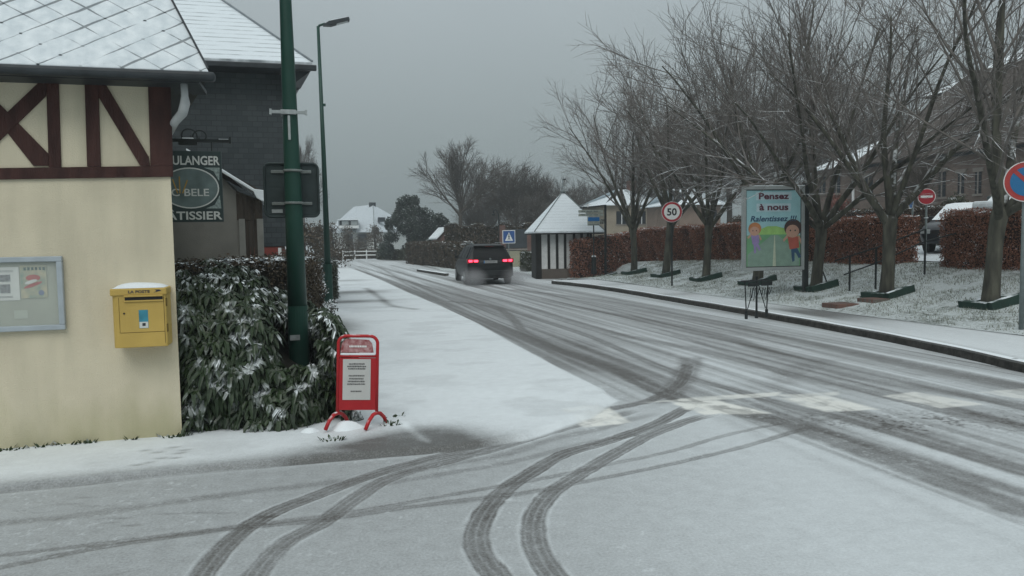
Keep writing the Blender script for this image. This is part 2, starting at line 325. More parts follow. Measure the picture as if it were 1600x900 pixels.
def snow_cover(X, Y):
    side = left_side(X, Y); pav = ss(-.03, .03, side+.05*(fbm(X*3, Y*3)-.5))
    n1 = fbm(X*.7, Y*.5, 3); n2 = fbm(X*6, Y*6, 3); n3 = fbm(X*30, Y*30, 2)
    mainroad = ss(6.6, 9.0, Y+.35*(X-3.4))*ss(2.9, 3.5, X)   # main carriageway, against the side road
    mainroad = np.maximum(mainroad, ss(-.15, .25, (Y-7.0)+.42*(X-4.6)))*(1-pav)
    mainroad = np.maximum(mainroad, ss(3.75, 4.35, X+.25*(n1-.5))*ss(7.5, 7.0, Y))
    # side-road film: greyer on the left, whiter to the right
    base = .46+.30*ss(.5, 4.0, X-.25*(Y-5)) + .10*(n1-.5)+.05*(n2-.5)
    # streaks of thin snow along the main road
    wx = X-.006*(Y-10)**1.0+.25*(fbm(Y*.12, X*.2+5, 2)-.5)
    st = fbm(wx*1.9, Y*.05+3, 3)*.7+fbm(wx*6.5, Y*.07+9, 2)*.3
    fs_ = fbm(wx*16, Y*.12+2, 2)
    road = .36+1.5*(st-.42)+.45*(fs_-.45)+.10*(n2-.5)+.16*ss(9, 5, Y)*(n3-.5)
    road += .20*ss(18, 40, Y)
    # brighter stretches seen on the photograph
    for P, wd, am in (([(640,470),(760,492),(900,528)], .35, .10), ([(700,440),(900,490),(1060,545),(1160,588)], .45, .22), ([(860,455),(1000,480),(1150,505),(1300,540),(1600,592)], .22, .25),
                      ([(880,590),(940,606),(1000,625)], .5, .30), ([(1100,560),(1200,590),(1250,605)], .35, .18), ([(1250,690),(1400,735),(1600,815)], .45, .25), ([(1400,640),(1600,680)], .35, .15), ([(1300,660),(1450,705),(1600,755)], .10, .16), ([(960,545),(1060,590),(1130,615)], .25, .16)):
        D, S, T = pl_dist(X, Y, gpoly(P), wd*2.5); road += am*np.exp(-(np.minimum(D, 50)/wd)**2)
    # wet gutter next to the right kerb
    kx = np.interp(Y, [k[1] for k in RKERB[:9]]+[40], [k[0] for k in RKERB[:9]]+[12]); gut = ss(.75, .05, kx-X)*ss(30, 26, Y); road -= .22*gut
    base = base+.12*ss(.12, .0, -side)*ss(.0, .03, -side)
    snow = base*(1-mainroad)+np.clip(road, .02, .8)*mainroad
    # granular slush at the right foreground
    gz = ss(.9, .1, np.abs((Y-6.0)+.36*(X-5.4)))*ss(4.2, 5.0, X); snow -= gz*(.08+.55*ss(.45, .75, n2*.35+n3*.65))
    ribs = np.zeros_like(X); paint = np.zeros_like(X)
    for P, st_ in PAINT:
        q = [tuple(onG(*p))[:2] for p in P]; nn = fbm(X*9, Y*9, 3)
        paint = np.maximum(paint, .88*st_*inpoly(X+.05*(nn-.5), Y+.05*(fbm(X*8+9, Y*8)-.5), q, .035)*(.62+.5*ss(.3, .6, nn)))
    for i, (P, wd, dp, sf, rb) in enumerate(TR):
        G = gpoly(P); D, S, T = pl_dist(X, Y, G, wd+.3)
        wob = .03*(fbm(X*7+i, Y*7, 3)-.5)*(1 if sf < .08 else 3); u = np.minimum(D, 9)+wob
        mk = ss(wd/2+sf*.6, wd/2-sf*.7, u)*(.80+.35*(fbm(X*2.5+i, Y*2.5, 2)-.2))
        Ltot = np.sum(np.hypot(*np.diff(G, axis=0).T)); inf = lambda q: 5 < q[0] < 1595 and q[1] < 895
        dep = dp*np.clip(mk, 0, 1)*(ss(-.05, .30, T) if inf(P[0]) else 1)*(ss(-.05, .30, Ltot-T) if inf(P[-1]) else 1)
        if rb:
            am = .36 if rb == 2 else .18
            rbv = np.clip(np.cos(S/wd*2*math.pi*(3.0 if rb == 2 else 2.0)), 0, 1)**2*am*mk*np.where(wd < .25, 1, .5); dep = dep-rbv*(.6+.8*n2)
        if rb == 2: snow += .10*np.exp(-((D-wd/2-.016)/.011)**2)*1.5*ss(.30, .6, fbm(X*5+3*i, Y*5, 2))   # pushed-up rims
        snow = snow*(1-dep)+.03*dep
    rl = np.random.default_rng(5)
    for i in range(34):
        xa = rl.uniform(3.5, 9.2); sl_ = rl.normal(0, .012); am_ = rl.uniform(.05, .25); ph = rl.random()*6; wl_ = rl.uniform(.02, .07); wd = rl.uniform(.04, .13); ya = rl.choice([-5, -5, 7, 12, 18]); yb = rl.choice([20, 32, 60, 60])
        ln_ = xa+sl_*(Y-8)+am_*np.sin(Y*.13+ph); dd = np.abs(X-ln_); mk = ss(wd/2+.03, wd/2-.02, dd)*ss(ya, ya+3, Y)*ss(yb, yb-6, Y)*mainroad*(.5+.9*fbm(X*2+i, Y*.6, 2)); dp_ = rl.uniform(.15, .45)
        if i % 4 == 3: snow = snow+.16*mk*(1-snow)
        else: snow = snow*(1-np.clip(dp_*mk, 0, .8))
    crumbs = ss(.70, .80, n3)*ss(.45, .6, fbm(X*2, Y*2, 2))*(Y < 9); snow += .16*crumbs*(1-pav)*(snow < .6)
    paint *= 1-.55*ss(.35, .05, snow)*(n2 > .45)
    # left pavement: full cover with swept patches
    pv = .93+.05*(n1-.5)-.02*n2
    gb = ss(.40, .04, side+.10*(n1-.5))*ss(2.2, 1.2, X)*ss(7.5, 6.9, Y)
    pv -= gb*(.36+.34*ss(.20,.02,side)+.12*ss(-1.5, 1.0, X)); pv -= .10*ss(.56, .70, fbm(X*1.3+4, Y*2.2, 3))+.05*(n3-.5)
    pv -= .78*np.clip(1.3*blob(X, Y, 650, 692, .48, .36, 1.0, .1)+.8*blob(X, Y, 580, 700, .6, .16, 1.2)+.3*blob(X, Y, 700, 684, .3, .3), 0, 1)
    D, S, T = pl_dist(X, Y, gpoly([(628,668),(655,688),(690,712)]), .3); pv += .30*np.exp(-(np.minimum(D, 9)/.05)**2)
    pv -= .70*np.clip(blob(X, Y, 530, 512, .42, 1.5, 1.0)+.8*blob(X, Y, 515, 545, .25, 1.1), 0, 1)
    for px, py, rx, ry, am in ((545, 447, .5, .35, .25), (548, 459, 1.2, .9, .75), (545, 474, 1.1, .5, .8), (540, 440, 1.0, .8, .45), (600, 478, .25, 2.2, .0), (560, 484, 1.3, .25, .1)): pv -= am*blob(X, Y, px, py, rx, ry)
    D, S, T = pl_dist(X, Y, gpoly([(572,452),(592,466),(612,480),(650,486)]), .6); pv -= .5*np.exp(-(np.minimum(D, 9)/.12)**2)
    pv -= .12*ss(18, 60, Y)*(fbm(X*2, Y*.5)-.2)
    for px, py in FOOT: pv -= .42*blob(X, Y, px, py, .05, .028)*1.0
    pv += .05*blob(X, Y, 800, 620, 1.1, .5)
    for px, py in DASH: snow -= .16*blob(X, Y, px, py, .09, .02, 1, -.25)*(1-pav)
    s = snow*(1-pav)+pv*pav
    return np.clip(s, 0, 1), paint*(1-pav*.75), side
def grid_sheet(xs, ys):
    X, Y = np.meshgrid(xs, ys); s, p, side = snow_cover(X, Y); return X, Y, s, p, side

def ground_mat(name, snow_col, asph):
    m = bpy.data.materials.new(name); m.use_nodes = True; t = m.node_tree; b = t.nodes['Principled BSDF']; L = t.links.new
    a = N(t, 'ShaderNodeAttribute', attribute_name='snow'); ap = N(t, 'ShaderNodeAttribute', attribute_name='paint')
    g = N(t, 'ShaderNodeNewGeometry')
    n1 = N(t, 'ShaderNodeTexNoise'); n1.inputs['Scale'].default_value = 55; n1.inputs['Detail'].default_value = 4; n1.inputs['Roughness'].default_value = .7; L(g.outputs['Position'], n1.inputs['Vector'])
    n2 = N(t, 'ShaderNodeTexNoise'); n2.inputs['Scale'].default_value = 9; n2.inputs['Detail'].default_value = 5; L(g.outputs['Position'], n2.inputs['Vector'])
    # grains: coverage varies most where the snow is thin
    c = N(t, 'ShaderNodeMath', operation='SUBTRACT'); c.inputs[1].default_value = .5; L(n1.outputs[0], c.inputs[0])
    c2 = N(t, 'ShaderNodeMath', operation='SUBTRACT'); c2.inputs[1].default_value = .5; L(n2.outputs[0], c2.inputs[0])
    om = N(t, 'ShaderNodeMapRange'); om.inputs[1].default_value = .65; om.inputs[2].default_value = 1.0; om.inputs[3].default_value = .62; om.inputs[4].default_value = .14; L(a.outputs['Fac'], om.inputs[0])
    k1 = N(t, 'ShaderNodeMath', operation='MULTIPLY'); L(c.outputs[0], k1.inputs[0]); L(om.outputs[0], k1.inputs[1])
    k2 = N(t, 'ShaderNodeMath', operation='MULTIPLY'); L(c2.outputs[0], k2.inputs[0]); k2.inputs[1].default_value = .22
    s1 = N(t, 'ShaderNodeMath', operation='ADD'); L(a.outputs['Fac'], s1.inputs[0]); L(k1.outputs[0], s1.inputs[1])
    s2 = N(t, 'ShaderNodeMath', operation='ADD', use_clamp=True); L(s1.outputs[0], s2.inputs[0]); L(k2.outputs[0], s2.inputs[1])
    asn = N(t, 'ShaderNodeTexVoronoi'); asn.inputs['Scale'].default_value = 90; L(g.outputs['Position'], asn.inputs['Vector'])
    am = N(t, 'ShaderNodeMix', data_type='RGBA'); am.inputs[6].default_value = (*[x*.7 for x in asph], 1); am.inputs[7].default_value = (*[x*1.4 for x in asph], 1); L(asn.outputs['Distance'], am.inputs[0])
    mx = N(t, 'ShaderNodeMix', data_type='RGBA'); L(s2.outputs[0], mx.inputs[0]); L(am.outputs[2], mx.inputs[6]); mx.inputs[7].default_value = (*snow_col, 1)
    mp = N(t, 'ShaderNodeMix', data_type='RGBA'); L(ap.outputs['Fac'], mp.inputs[0]); L(mx.outputs[2], mp.inputs[6]); mp.inputs[7].default_value = (.74, .745, .70, 1)
    L(mp.outputs[2], b.inputs['Base Color'])
    rr = N(t, 'ShaderNodeMapRange'); rr.inputs[3].default_value = .55; rr.inputs[4].default_value = .8; L(s2.outputs[0], rr.inputs[0]); L(rr.outputs[0], b.inputs['Roughness'])
    b.inputs['Specular IOR Level'].default_value = .25
    bp = N(t, 'ShaderNodeBump'); bp.inputs['Strength'].default_value = .7; bp.inputs['Distance'].default_value = .010
    ad = N(t, 'ShaderNodeMath', operation='ADD'); L(s2.outputs[0], ad.inputs[0]); L(n2.outputs[0], ad.inputs[1]); L(ad.outputs[0], bp.inputs['Height']); L(bp.outputs[0], b.inputs['Normal'])
    return m
M['road'] = ground_mat('road_snow', (.67, .715, .73), (.082, .078, .072))
M['pave'] = ground_mat('pavement_snow', (.72, .765, .78), (.11, .11, .105))

def bands():
    def seg(a, b, s): return list(np.arange(a, b-1e-6, s))
    xf = seg(-14, -3, .5)+seg(-3, -2.2, .03)+seg(-2.2, 4.6, .0125)+seg(4.6, 9.8, .022)+[9.8]
    x2 = seg(-14, -1.5, .5)+seg(-1.5, 9.8, .035)+[9.8]
    x3 = seg(-14, -2, .5)+seg(-2, 12, .07)+seg(12, 16, .5)+[16.]
    y1 = seg(-4, 3.2, .4)+seg(3.2, 6.8, .014)+seg(6.8, 9, .021)+[9.]
    y2 = seg(9, 20, .05)+[20.]
    y3 = []; y = 20.
    while y < 95: y3.append(y); y += .006*y
    y3.append(95.)
    return [(np.array(xf), np.array(y1)), (np.array(x2), np.array(y2)), (np.array(x3), np.array(y3))]
def zrise(side): return .045*ss(0.0, .10, side)
VR, FR, AR, PR = [], [], [], []; VP, FP, AP, PP = [], [], [], []
nr = npv = 0
for bi, (xs, ys) in enumerate(bands()):
    X, Y, s, p, side = grid_sheet(xs, ys); nx, ny = len(xs), len(ys)
    fade = ss(9.0, 8.6, Y)*ss(3.2, 3.6, Y) if bi == 0 else 0*X
    Z = zrise(side)+fade*.012*(s-.6)
    idx = np.arange(nx*ny).reshape(ny, nx)
    q = np.stack([idx[:-1, :-1], idx[:-1, 1:], idx[1:, 1:], idx[1:, :-1]], -1).reshape(-1, 4)
    cs = .25*(side[:-1, :-1]+side[:-1, 1:]+side[1:, 1:]+side[1:, :-1]).ravel()
    xc = .5*(X[:-1, :-1]+X[:-1, 1:]).ravel(); yc = .5*(Y[:-1, :-1]+Y[1:, :-1]).ravel()
    V = np.stack([X.ravel(), Y.ravel(), Z.ravel()], 1)
    for which, mk in (('r', cs <= 0), ('p', cs > 0)):
        ff = q[mk]; u, inv = np.unique(ff, return_inverse=True); inv = inv.reshape(-1, 4)
        if which == 'r': VR.append(V[u]); FR.append(inv+nr); nr += len(u); AR.append(s.ravel()[u]); PR.append(p.ravel()[u])
        else: VP.append(V[u]); FP.append(inv+npv); npv += len(u); AP.append(s.ravel()[u]); PP.append(p.ravel()[u])
tag(np_mesh('road', np.concatenate(VR), np.concatenate(FR), M['road'], None, True, {'snow': np.concatenate(AR), 'paint': np.concatenate(PR)}), kind='structure')
tag(np_mesh('pavement_left', np.concatenate(VP), np.concatenate(FP), M['pave'], None, True, {'snow': np.concatenate(AP), 'paint': np.concatenate(PP)}), kind='structure')
# wide snowy ground under everything
tag(MB().box((-300, -60, -.6), (400, 500, -.03)).build('ground', mat('field_snow', (.50, .55, .56), .85, .25, .3, .3, 4)), kind='structure')

# right kerb, pavement and bank
RK = catmull(RKERB, .4)
def kx_at(Y): return np.interp(Y, RK[:-3, 1], RK[:-3, 0])
kb = MB(); n = len(RK); vs = []; fs = []
for i, (x, y) in enumerate(RK):
    d = RK[min(i+1, n-1)]-RK[max(i-1, 0)]; d = d/np.hypot(*d); nx_, ny_ = d[1], -d[0]
    wob = .006*math.sin(y*3.1)
    for o_, z_ in ((0, -.02), (.0, .105+wob*.4), (.02, .13+wob*.4), (.14, .134), (.14, -.02)): vs.append((x+nx_*o_+wob, y+ny_*o_, z_))
for i in range(n-1):
    for k in range(4): fs.append((i*5+k, i*5+k+1, (i+1)*5+k+1, (i+1)*5+k))
kb.add(vs, fs)
def kerb_mat():
    m = mat('kerb_stone', (.045, .043, .038), .8, .5, 9, .8, 25, snow=1.5, snow_scale=2.2, snow_lo=.6, snow_hi=.98); return m
tag(kb.build('kerb', kerb_mat()), kind='structure')
def bank_z(X, Y):
    fy = np.interp(Y, [0, 24, 30, 36, 60], [1, 1, .72, .5, .35]); z = .125+(.12*np.clip(X-10.85, 0, 1.8)+.215*np.clip(X-12.6, 0, 2.8))*fy
    z = z+.0*X
    near = ss(30.5, 28.3, Y)+ss(13.4, 14.2, X)*ss(36, 33, Y)     # falls to the lane by the hut
    near = np.clip(near, 0, 1); z = z*near+(.01+.10*np.clip(X-12.5, 0, 3))*(1-near)
    return z
xs = np.concatenate([np.arange(0, 1.01, .05)]); ys = np.arange(1, 28.01, .08)
T_, YY = np.meshgrid(xs, ys); KX = kx_at(YY)+.13; BX = 10.85+.12*np.sin(YY*.3)+.08*(fbm(YY*.8, YY*0)-.5); XX = KX+(BX-KX)*T_
nn1 = fbm(XX*1.2, YY*.35, 3); s_ = .80+.25*(nn1-.5)
s_ -= .72*np.exp(-((YY-13.6)/1.5)**2)*ss(.1, .35, T_+.2*(nn1-.5))   # trodden bare patch at the steps
s_ -= .35*np.exp(-((YY-19.6)/.5)**2)*.8; s_ -= .22*np.exp(-((YY-24.5)/.6)**2); s_ -= .25*ss(.10, .0, T_); s_ -= .25*ss(.9, 1, T_)
idx = np.arange(T_.size).reshape(T_.shape); q = np.stack([idx[:-1, :-1], idx[:-1, 1:], idx[1:, 1:], idx[1:, :-1]], -1).reshape(-1, 4)
tag(np_mesh('pavement_right', np.stack([XX.ravel(), YY.ravel(), (.131+0*XX).ravel()], 1), q, M['pave'], None, True, {'snow': np.clip(s_, .1, 1).ravel(), 'paint': (0*s_).ravel()}), kind='structure')

def bank_mat():
    m = bpy.data.materials.new('snowy_grass'); m.use_nodes = True; t = m.node_tree; b = t.nodes['Principled BSDF']; L = t.links.new
    g = N(t, 'ShaderNodeNewGeometry')
    n1 = N(t, 'ShaderNodeTexNoise'); n1.inputs['Scale'].default_value = 11; n1.inputs['Detail'].default_value = 7; n1.inputs['Roughness'].default_value = .75; L(g.outputs['Position'], n1.inputs['Vector'])
    n2 = N(t, 'ShaderNodeTexNoise'); n2.inputs['Scale'].default_value = 1.1; n2.inputs['Detail'].default_value = 3; L(g.outputs['Position'], n2.inputs['Vector'])
    ad = N(t, 'ShaderNodeMath', operation='MULTIPLY_ADD'); L(n2.outputs[0], ad.inputs[0]); ad.inputs[1].default_value = .5; L(n1.outputs[0], ad.inputs[2])
    r = N(t, 'ShaderNodeMapRange'); r.inputs[1].default_value = .54; r.inputs[2].default_value = .76; L(ad.outputs[0], r.inputs[0])
    mi = N(t, 'ShaderNodeMix', data_type='RGBA'); mi.inputs[6].default_value = (.085, .10, .075, 1); mi.inputs[7].default_value = (.60, .65, .65, 1); L(r.outputs[0], mi.inputs[0]); L(mi.outputs[2], b.inputs['Base Color'])
    b.inputs['Roughness'].default_value = .85
    bp = N(t, 'ShaderNodeBump'); bp.inputs['Strength'].default_value = .9; bp.inputs['Distance'].default_value = .05; L(n1.outputs[0], bp.inputs['Height']); L(bp.outputs[0], b.inputs['Normal'])
    return m
xs = np.arange(0, 1.001, .02); ys = np.concatenate([np.arange(1, 40, .1), np.arange(40, 95, 1.)])
T_, YY = np.meshgrid(xs, ys)
LX = 10.85+.12*np.sin(YY*.3)+.08*(fbm(YY*.8, YY*0)-.5)-.02; LX = np.where(YY > 28, np.interp(YY, [28, 29, 31.2, 33.5, 38, 42, 60, 95], [LX[270, 0], 10.2, 11.0, 13.4, 9.9, 7.6, 8.2, 9]), LX)
XX = LX+(16.5-LX)*T_; ZZ = bank_z(XX, YY)+.03*(fbm(XX*3, YY*3, 3)-.5)*ss(0, .08, T_)+.012
idx = np.arange(T_.size).reshape(T_.shape); q = np.stack([idx[:-1, :-1], idx[:-1, 1:], idx[1:, 1:], idx[1:, :-1]], -1).reshape(-1, 4)
M['bank'] = bank_mat()
tag(np_mesh('grass_bank', np.stack([XX.ravel(), YY.ravel(), ZZ.ravel()], 1), q, M['bank'], None, True), kind='structure')
# raised ground with the car park behind the hedges
cp = MB(); cp.add([(16.4, -5, .98), (19.5, -5, 1.28), (19.5, 30, 1.28), (16.4, 30, .98), (80, -5, 2.4), (80, 44, 2.4), (16.4, 44, .3), (80, 90, 1.4), (16.4, 90, .2)], [(0, 1, 2, 3), (1, 4, 5, 2), (3, 2, 6), (2, 5, 6), (6, 5, 7, 8)])
tag(cp.build('car_park', M['snow_thin']), kind='structure')
# grass blades poking through on the bank
ng = 60000; gx = 10.9+rng.random(ng)**.8*4.8; gy = 5+rng.random(ng)*26; keep = vnoise(gx*2.5, gy*2.5)+.35*vnoise(gx*.7, gy*.7) > .50; gx = gx[keep]; gy = gy[keep]; ng = len(gx)
gz = bank_z(gx, gy)+.0; hh = .03+.05*rng.random(ng); an = rng.random(ng)*6.28; lean = rng.normal(0, .03, (ng, 2)); wd = .007
V = np.stack([np.stack([gx-wd*np.cos(an), gy-wd*np.sin(an), gz], 1), np.stack([gx+wd*np.cos(an), gy+wd*np.sin(an), gz], 1), np.stack([gx+lean[:, 0], gy+lean[:, 1], gz+hh], 1)], 1).reshape(-1, 3)
M['grass'] = mat('winter_grass', (.10, .12, .075), .9, .3, 5, island=.8, col2=(.40, .42, .36))
tag(np_mesh('grass', V, np.arange(ng*3).reshape(-1, 3), M['grass']), 'short frosted grass poking through snow on the roadside bank', 'grass', kind='stuff')


# ------------------------------------------------------------------ yellow half-timbered building
WY = 7.46
def render_wall_mat():
    m = mat('cream_render', (.64, .575, .43), .85, .07, 1.6, .3, 90, col2=(.70, .635, .475)); t = m.node_tree; b = t.nodes['Principled BSDF']; L = t.links.new
    src = b.inputs['Base Color'].links[0].from_socket; g = N(t, 'ShaderNodeNewGeometry'); s = N(t, 'ShaderNodeSeparateXYZ'); L(g.outputs['Position'], s.inputs[0])
    n = N(t, 'ShaderNodeTexNoise'); n.inputs['Scale'].default_value = 5; n.inputs['Detail'].default_value = 6
    mp = N(t, 'ShaderNodeMapping'); mp.inputs['Scale'].default_value = (1, 1, .35); L(g.outputs['Position'], mp.inputs[0]); L(mp.outputs[0], n.inputs['Vector'])
    # green algae stain rising from the foot of the wall
    h = N(t, 'ShaderNodeMath', operation='MULTIPLY_ADD'); L(n.outputs[0], h.inputs[0]); h.inputs[1].default_value = -.75; L(s.outputs[2], h.inputs[2])
    r = N(t, 'ShaderNodeMapRange'); r.inputs[1].default_value = -.35; r.inputs[2].default_value = .12; r.inputs[3].default_value = .5; r.inputs[4].default_value = 0; L(h.outputs[0], r.inputs[0])
    mi = N(t, 'ShaderNodeMix', data_type='RGBA'); L(r.outputs[0], mi.inputs[0]); L(src, mi.inputs[6]); mi.inputs[7].default_value = (.25, .25, .10, 1)
    # faint grey runs
    n2 = N(t, 'ShaderNodeTexNoise'); n2.inputs['Scale'].default_value = 2.2; n2.inputs['Detail'].default_value = 7; mp2 = N(t, 'ShaderNodeMapping'); mp2.inputs['Scale'].default_value = (1.6, 1, .22); L(g.outputs['Position'], mp2.inputs[0]); L(mp2.outputs[0], n2.inputs['Vector'])
    r2 = N(t, 'ShaderNodeMapRange'); r2.inputs[1].default_value = .52; r2.inputs[2].default_value = .75; r2.inputs[4].default_value = .35; L(n2.outputs[0], r2.inputs[0])
    m2 = N(t, 'ShaderNodeMix', data_type='RGBA'); L(r2.outputs[0], m2.inputs[0]); L(mi.outputs[2], m2.inputs[6]); m2.inputs[7].default_value = (.36, .34, .25, 1); L(m2.outputs[2], b.inputs['Base Color'])
    return m
M['cream'] = render_wall_mat()
M['timber'] = mat('oxblood_timber', (.052, .022, .018), .75, .35, 4, .5, 30, stretch=(3, 3, .6))
M['gutter'] = mat('gutter_zinc', (.030, .036, .040), .5, .3, 6)
def roof_mat(name, sc_, dark=(.05, .06, .065), thr=(.16, .03)):
    """snow over diamond slates: joints stay dark where the snow slid"""
    m = bpy.data.materials.new(name); m.use_nodes = True; t = m.node_tree; b = t.nodes['Principled BSDF']; L = t.links.new
    uv = N(t, 'ShaderNodeUVMap'); s = N(t, 'ShaderNodeSeparateXYZ'); L(uv.outputs[0], s.inputs[0])
    def math_(op, a, b_=None, c=None):
        n = N(t, 'ShaderNodeMath', operation=op)
        for i, v in enumerate((a, b_, c)):
            if v is None: continue
            if isinstance(v, (int, float)): n.inputs[i].default_value = v
            else: L(v, n.inputs[i])
        return n.outputs[0]
    nw = N(t, 'ShaderNodeTexNoise'); nw.inputs['Scale'].default_value = 5; nw.inputs['Detail'].default_value = 3; L(uv.outputs[0], nw.inputs['Vector'])
    wv = math_('MULTIPLY', math_('SUBTRACT', nw.outputs[0], .5), .10)
    u = math_('DIVIDE', s.outputs[0], sc_[0]); v = math_('DIVIDE', s.outputs[1], sc_[1])
    a = math_('PINGPONG', math_('ADD', math_('ADD', u, v), wv), .5); c = math_('PINGPONG', math_('ADD', math_('SUBTRACT', u, v), wv), .5)
    n = N(t, 'ShaderNodeTexNoise'); n.inputs['Scale'].default_value = 2.4; n.inputs['Detail'].default_value = 5; L(uv.outputs[0], n.inputs['Vector'])
    mn_ = math_('MINIMUM', math_('ADD', a, .03), c); wth = math_('MULTIPLY_ADD', n.outputs[0], thr[0], -thr[0]*.5+thr[1])
    line = N(t, 'ShaderNodeMapRange'); L(math_('SUBTRACT', mn_, wth), line.inputs[0]); line.inputs[1].default_value = -.01; line.inputs[2].default_value = .025; line.inputs[3].default_value = .68; line.inputs[4].default_value = 0
    # dark dots on the hooks where four slates meet
    dot = N(t, 'ShaderNodeMapRange'); L(math_('ADD', a, c), dot.inputs[0]); dot.inputs[1].default_value = .04; dot.inputs[2].default_value = .10; dot.inputs[3].default_value = 1; dot.inputs[4].default_value = 0
    n4 = N(t, 'ShaderNodeTexNoise'); n4.inputs['Scale'].default_value = 1.4; n4.inputs['Detail'].default_value = 2; L(uv.outputs[0], n4.inputs['Vector'])
    dn = N(t, 'ShaderNodeMapRange'); L(n4.outputs[0], dn.inputs[0]); dn.inputs[1].default_value = .42; dn.inputs[2].default_value = .58
    dk = math_('MAXIMUM', line.outputs[0], math_('MULTIPLY', dot.outputs[0], dn.outputs[0]))
    n3 = N(t, 'ShaderNodeTexNoise'); n3.inputs['Scale'].default_value = 9; n3.inputs['Detail'].default_value = 6; L(uv.outputs[0], n3.inputs['Vector'])
    r3 = N(t, 'ShaderNodeMapRange'); r3.inputs[1].default_value = .35; r3.inputs[2].default_value = .7; L(n3.outputs[0], r3.inputs[0])
    sm = N(t, 'ShaderNodeMix', data_type='RGBA'); sm.inputs[6].default_value = (.60, .66, .69, 1); sm.inputs[7].default_value = (.78, .83, .85, 1); L(r3.outputs[0], sm.inputs[0])
    mi = N(t, 'ShaderNodeMix', data_type='RGBA'); L(dk, mi.inputs[0]); L(sm.outputs[2], mi.inputs[6]); mi.inputs[7].default_value = (*dark, 1); L(mi.outputs[2], b.inputs['Base Color'])
    b.inputs['Roughness'].default_value = .75; b.inputs['Specular IOR Level'].default_value = .2
    bp = N(t, 'ShaderNodeBump'); bp.inputs['Strength'].default_value = .6; bp.inputs['Distance'].default_value = .02; L(math_('SUBTRACT', math_('MULTIPLY', n3.outputs[0], .4), dk), bp.inputs['Height']); L(bp.outputs[0], b.inputs['Normal'])
    return m
def row_roof_mat(name, rh, amt=.5):
    """snow over courses of small slates: broken horizontal dark lines"""
    m = bpy.data.materials.new(name); m.use_nodes = True; t = m.node_tree; b = t.nodes['Principled BSDF']; L = t.links.new
    uv = N(t, 'ShaderNodeUVMap'); s = N(t, 'ShaderNodeSeparateXYZ'); L(uv.outputs[0], s.inputs[0])
    d = N(t, 'ShaderNodeMath', operation='DIVIDE'); L(s.outputs[1], d.inputs[0]); d.inputs[1].default_value = rh
    p = N(t, 'ShaderNodeMath', operation='FRACT'); L(d.outputs[0], p.inputs[0])
    ln = N(t, 'ShaderNodeMapRange'); L(p.outputs[0], ln.inputs[0]); ln.inputs[1].default_value = .0; ln.inputs[2].default_value = .28; ln.inputs[3].default_value = 1; ln.inputs[4].default_value = 0
    mp = N(t, 'ShaderNodeMapping'); mp.inputs['Scale'].default_value = (1.2, .6/rh, 1); L(uv.outputs[0], mp.inputs[0])
    n = N(t, 'ShaderNodeTexNoise'); n.inputs['Scale'].default_value = 2; n.inputs['Detail'].default_value = 4; L(mp.outputs[0], n.inputs['Vector'])
    r = N(t, 'ShaderNodeMapRange'); L(n.outputs[0], r.inputs[0]); r.inputs[1].default_value = .36; r.inputs[2].default_value = .6; r.inputs[4].default_value = amt
    k = N(t, 'ShaderNodeMath', operation='MULTIPLY'); L(ln.outputs[0], k.inputs[0]); L(r.outputs[0], k.inputs[1])
    mi = N(t, 'ShaderNodeMix', data_type='RGBA'); L(k.outputs[0], mi.inputs[0]); mi.inputs[6].default_value = (.70, .76, .79, 1); mi.inputs[7].default_value = (.10, .12, .13, 1); L(mi.outputs[2], b.inputs['Base Color'])
    b.inputs['Roughness'].default_value = .8; b.inputs['Specular IOR Level'].default_value = .2
    return m
def roof_faces(name, polys, m, parent, thick=.06):
    """roof slopes given as corner lists; uv in metres: u along the eave, v up the slope"""
    o0 = ORG[parent]; me = bpy.data.meshes.new(name); vs = []; fs = []; uvs = []
    for P in polys:
        P = [Vector(p) for p in P]; b = len(vs); n = len(P); e = (P[1]-P[0]).normalized(); nn = (P[1]-P[0]).cross(P[-1]-P[0]).normalized(); up = nn.cross(e)
        if nn.z < 0: nn = -nn; up = -up
        for p in P: vs.append(p-o0)
        for p in P: vs.append(p-o0-Vector((0, 0, thick)))
        u = [((p-P[0]).dot(e)+P[0].x*.37, (p-P[0]).dot(up)) for p in P]
        top = list(range(b, b+n)); a = (P[1]-P[0]).cross(P[2]-P[0]) if n > 2 else None
        if a.z < 0: top = top[::-1]; ut = u[::-1]
        else: ut = u
        fs.append(tuple(top)); uvs += ut; fs.append(tuple(i+n for i in reversed(top))); uvs += ut[::-1]
        for i in range(n): j = (i+1) % n; fs.append((b+i, b+i+n, b+j+n, b+j)); uvs += [(u[i][0], 0), (u[i][0], .01), (u[j][0], .01), (u[j][0], 0)]
    me.from_pydata(vs, [], fs); ul = me.uv_layers.new(name='UVMap')
    for i, c in enumerate(uvs): ul.data[i].uv = c
    me.update(); o = link(name, me, [m, M['gutter']], parent)
    k = 0
    for P in polys:
        me.polygons[k+1].material_index = 1; k += 2+len(P)
    return o

